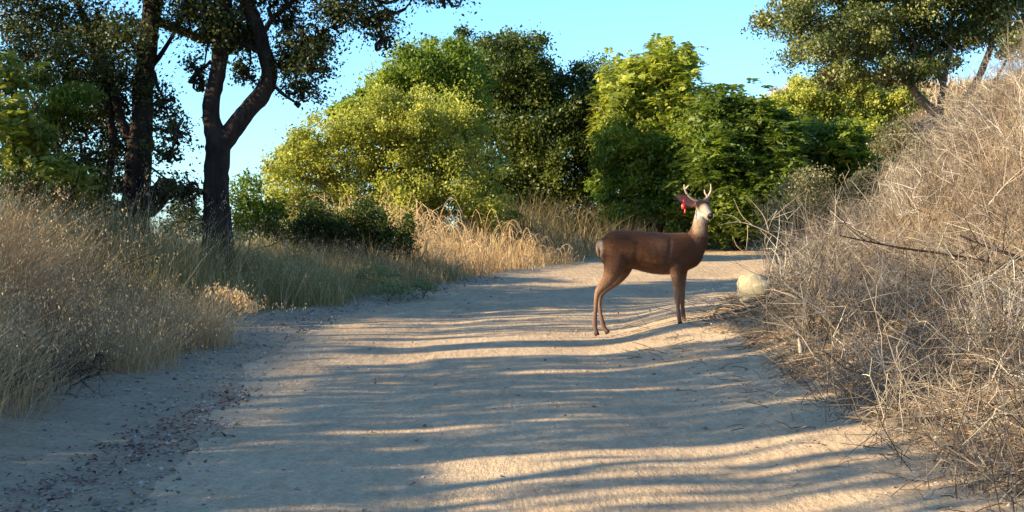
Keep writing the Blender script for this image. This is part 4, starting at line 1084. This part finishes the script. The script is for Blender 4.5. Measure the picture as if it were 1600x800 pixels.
# ------------------------------------------------------------------ single things
# pale boulder at the right edge
def boulder():
    c = at(1178, 466, 18.6); c[2] = H1(c[0], c[1]) - .10
    rs = np.random.default_rng(3)
    nU, nV = 22, 14; V = []
    for i in range(nV + 1):
        th = math.pi * i / nV
        for j in range(nU):
            ph = 2 * math.pi * j / nU
            v = np.array([math.sin(th) * math.cos(ph), math.sin(th) * math.sin(ph), math.cos(th)])
            p = np.sign(v) * np.abs(v) ** .55 * np.array([.21, .17, .21])
            p = np.sign(v) * np.abs(v) ** .5 * np.array([.20, .17, .21])
            p = p * (1 + .55 * float(vnoise(p[0] * 9 + 3, p[2] * 9 + p[1] * 5, 1, 7)) + .22 * float(vnoise(p[0] * 20, p[2] * 20 + p[1] * 9, 1, 9)))
            V.append(p + c + np.array([0, 0, .13]))
    I = np.arange((nV + 1) * nU).reshape(nV + 1, nU)
    q = np.stack([I[:-1], np.roll(I[:-1], -1, 1), np.roll(I[1:], -1, 1), I[1:]], -1).reshape(-1, 4)[:, ::-1]
    g = Geo(); g.add(np.array(V), [q]); tag(g.build('boulder', M['rock'], origin=tuple(c)), 'pale yellow squarish rock beside the track, right of the deer', 'rock')
boulder()
def branch(name, label, cat, pts, Y, rad, matl, twigs=6, tl=.25, seed=0, sides=6):
    rs = np.random.default_rng(seed)
    P = [at(p[0], p[1], Y + (p[2] if len(p) > 2 else 0)) for p in pts]
    g = Geo(); PP, r = limb(g, P, np.linspace(rad, rad * .35, len(P)), sides, len(P) * 6, rough=.2, seed=seed, tint=.6)
    root = empty(name, tuple(P[0])); tag(root, label, cat)
    g.build('stem', matl, root, smooth=True, origin=tuple(P[0]))
    for _ in range(twigs):
        i = rs.integers(len(PP) // 5, len(PP) - 2); d = unit(unit(PP[i + 1] - PP[i]) * .6 + rdir(rs, 1)[0] * np.array([1, .5, 1]))
        l = tl * (.5 + rs.random()); g = Geo()
        limb(g, [PP[i], PP[i] + d * l * .5 + rs.normal(size=3) * .02, PP[i] + d * l + rs.normal(size=3) * .04], [r[i] * .6, r[i] * .4, r[i] * .2], 5, 7, tint=.6)
        g.build('twig', matl, root, smooth=True, origin=tuple(P[0]))
    return root
bt = M['brush']
pale = plain('bleached_wood', (.38, .31, .22), .85, .1, .2, 30)
b1 = branch('bare_branch', 'bare pale branch reaching left out of the bank toward the deer head', 'branch', [(1235, 392), (1208, 368), (1175, 352), (1150, 347), (1122, 352, -.05)], 20.5, .0085, pale, 0, .3, 1)
for nm, pts in [('twig', [(1178, 353), (1160, 338), (1146, 310)]), ('twig', [(1202, 365), (1192, 335), (1165, 305)]), ('twig', [(1160, 349), (1146, 338), (1128, 335)]), ('twig', [(1206, 368), (1198, 385), (1206, 408)]), ('twig', [(1168, 352), (1168, 372), (1165, 395)]), ('twig', [(1165, 395), (1152, 385), (1146, 372)])]:
    g = Geo(); limb(g, [at(p[0], p[1], 20.5) for p in pts], [.006, .0045, .002], 5, 9, rough=.2, seed=2); o3 = b1.location
    g.build(nm, pale, b1, smooth=True, origin=tuple(o3))
branch('bare_branch', 'long dark branch sweeping across the right bank to the frame edge', 'branch', [(1640, 440), (1560, 412), (1470, 396), (1400, 386), (1312, 368)], 12.5, .013, M['brush_dark'], 9, .3, 5)
branch('bare_branch', 'thick dark branch crossing the right frame edge above the long one', 'branch', [(1640, 428), (1590, 402), (1540, 385), (1500, 368)], 12.0, .016, M['brush_dark'], 7, .3, 6)
branch('bare_branch', 'thin dark upright branch crossing the two dark branches at the right', 'branch', [(1600, 545), (1570, 480), (1540, 430), (1512, 370)], 11.8, .009, M['brush_dark'], 6, .25, 7)
branch('bare_branch', 'thin dark twig lying level across the middle of the right bank', 'branch', [(1450, 527), (1370, 525), (1290, 532), (1190, 528)], 14.5, .010, M['brush_dark'], 3, .15, 8)
branch('bare_branch', 'pale twig arching over the bank above the level dark twig', 'branch', [(1480, 505), (1420, 500), (1370, 508), (1320, 523)], 14.2, .010, pale, 4, .2, 9)
branch('bare_branch', 'pale bare branch rising at the right edge of the dry bank', 'branch', [(1585, 390), (1560, 350), (1530, 330), (1500, 300)], 13.5, .010, pale, 8, .3, 10)
branch('bare_branch', 'slender pale branch slanting up right near the top of the bank', 'branch', [(1545, 320), (1570, 290), (1600, 262), (1630, 240)], 13.5, .008, pale, 6, .25, 12)
branch('bare_branch', 'short forked pale branch in the bank above the pale rock', 'branch', [(1228, 436), (1255, 425), (1275, 408), (1300, 398)], 17.5, .010, pale, 4, .2, 13)
branch('fallen_branch', 'pale fallen stick leaning on the ground at the foot of the right bank', 'branch', [(1340, 715), (1352, 690), (1366, 668)], 9.6, .007, pale, 0, .1, 14)
branch('fallen_branch', 'long pale fallen branch lying along the foot of the right bank', 'branch', [(1475, 705), (1430, 682), (1395, 665), (1335, 648)], 9.9, .010, pale, 5, .2, 15)
branch('fallen_branch', 'brown fallen stick lying level against the right bank', 'branch', [(1462, 650), (1420, 652), (1385, 655)], 10.1, .010, pale, 2, .2, 16)
for i, (a, b_, h_, Yb, lab) in enumerate([(1257, 500, 26, 16.2, 'short pale stub of wood in the dry bank right of the rock'), (1250, 575, 45, 13.6, 'pale weathered stump of a stem at the foot of the bank')]):
    P0 = at(a, b_, Yb); g = Geo(); hh = h_ / F * Yb
    limb(g, [P0 - np.array([0, 0, .15]), P0 + np.array([.01, 0, hh * .5]), P0 + np.array([-.01, 0, hh])], [.022, .020, .012], 8, 10, rough=.2, seed=i)
    tag(g.build('wooden_stub', pale, smooth=True, origin=tuple(P0)), lab, 'stub')
# drooping seed-head reed at the left road edge
def reed(px, py, Y, label, seed, s=1.0):
    rs = np.random.default_rng(seed)
    b = at(px, py, Y); b[2] = H1(b[0], b[1]); root = empty('drooping_grass', tuple(b)); tag(root, label, 'grass')
    for k in range(4):
        q = [b, b + np.array([.03 + .05 * k, 0, .22 * s]), b + np.array([.14 + .1 * k, 0, .38 * s - .02 * k]), b + np.array([.34 + .08 * k, -.03 * k, .34 * s - .03 * k]), b + np.array([.50 + .06 * k, -.04 * k, .2 * s])]
        g = Geo(); PP, r = limb(g, q, [.004, .0035, .003, .0025, .002], 4, 24)
        g.build('stalk', M['grass_dry'], root, origin=tuple(b))
        g = Geo(); T = PP[11:]
        for _ in range(5): oat_heads(g, rs, T + rs.normal(size=T.shape) * .012, 2, .05)
        g.build('seed_head', M['grass_gold'], root, origin=tuple(b))
reed(305, 488, 17.2, 'drooping straw-coloured seed heads leaning over the left edge of the track', 4)
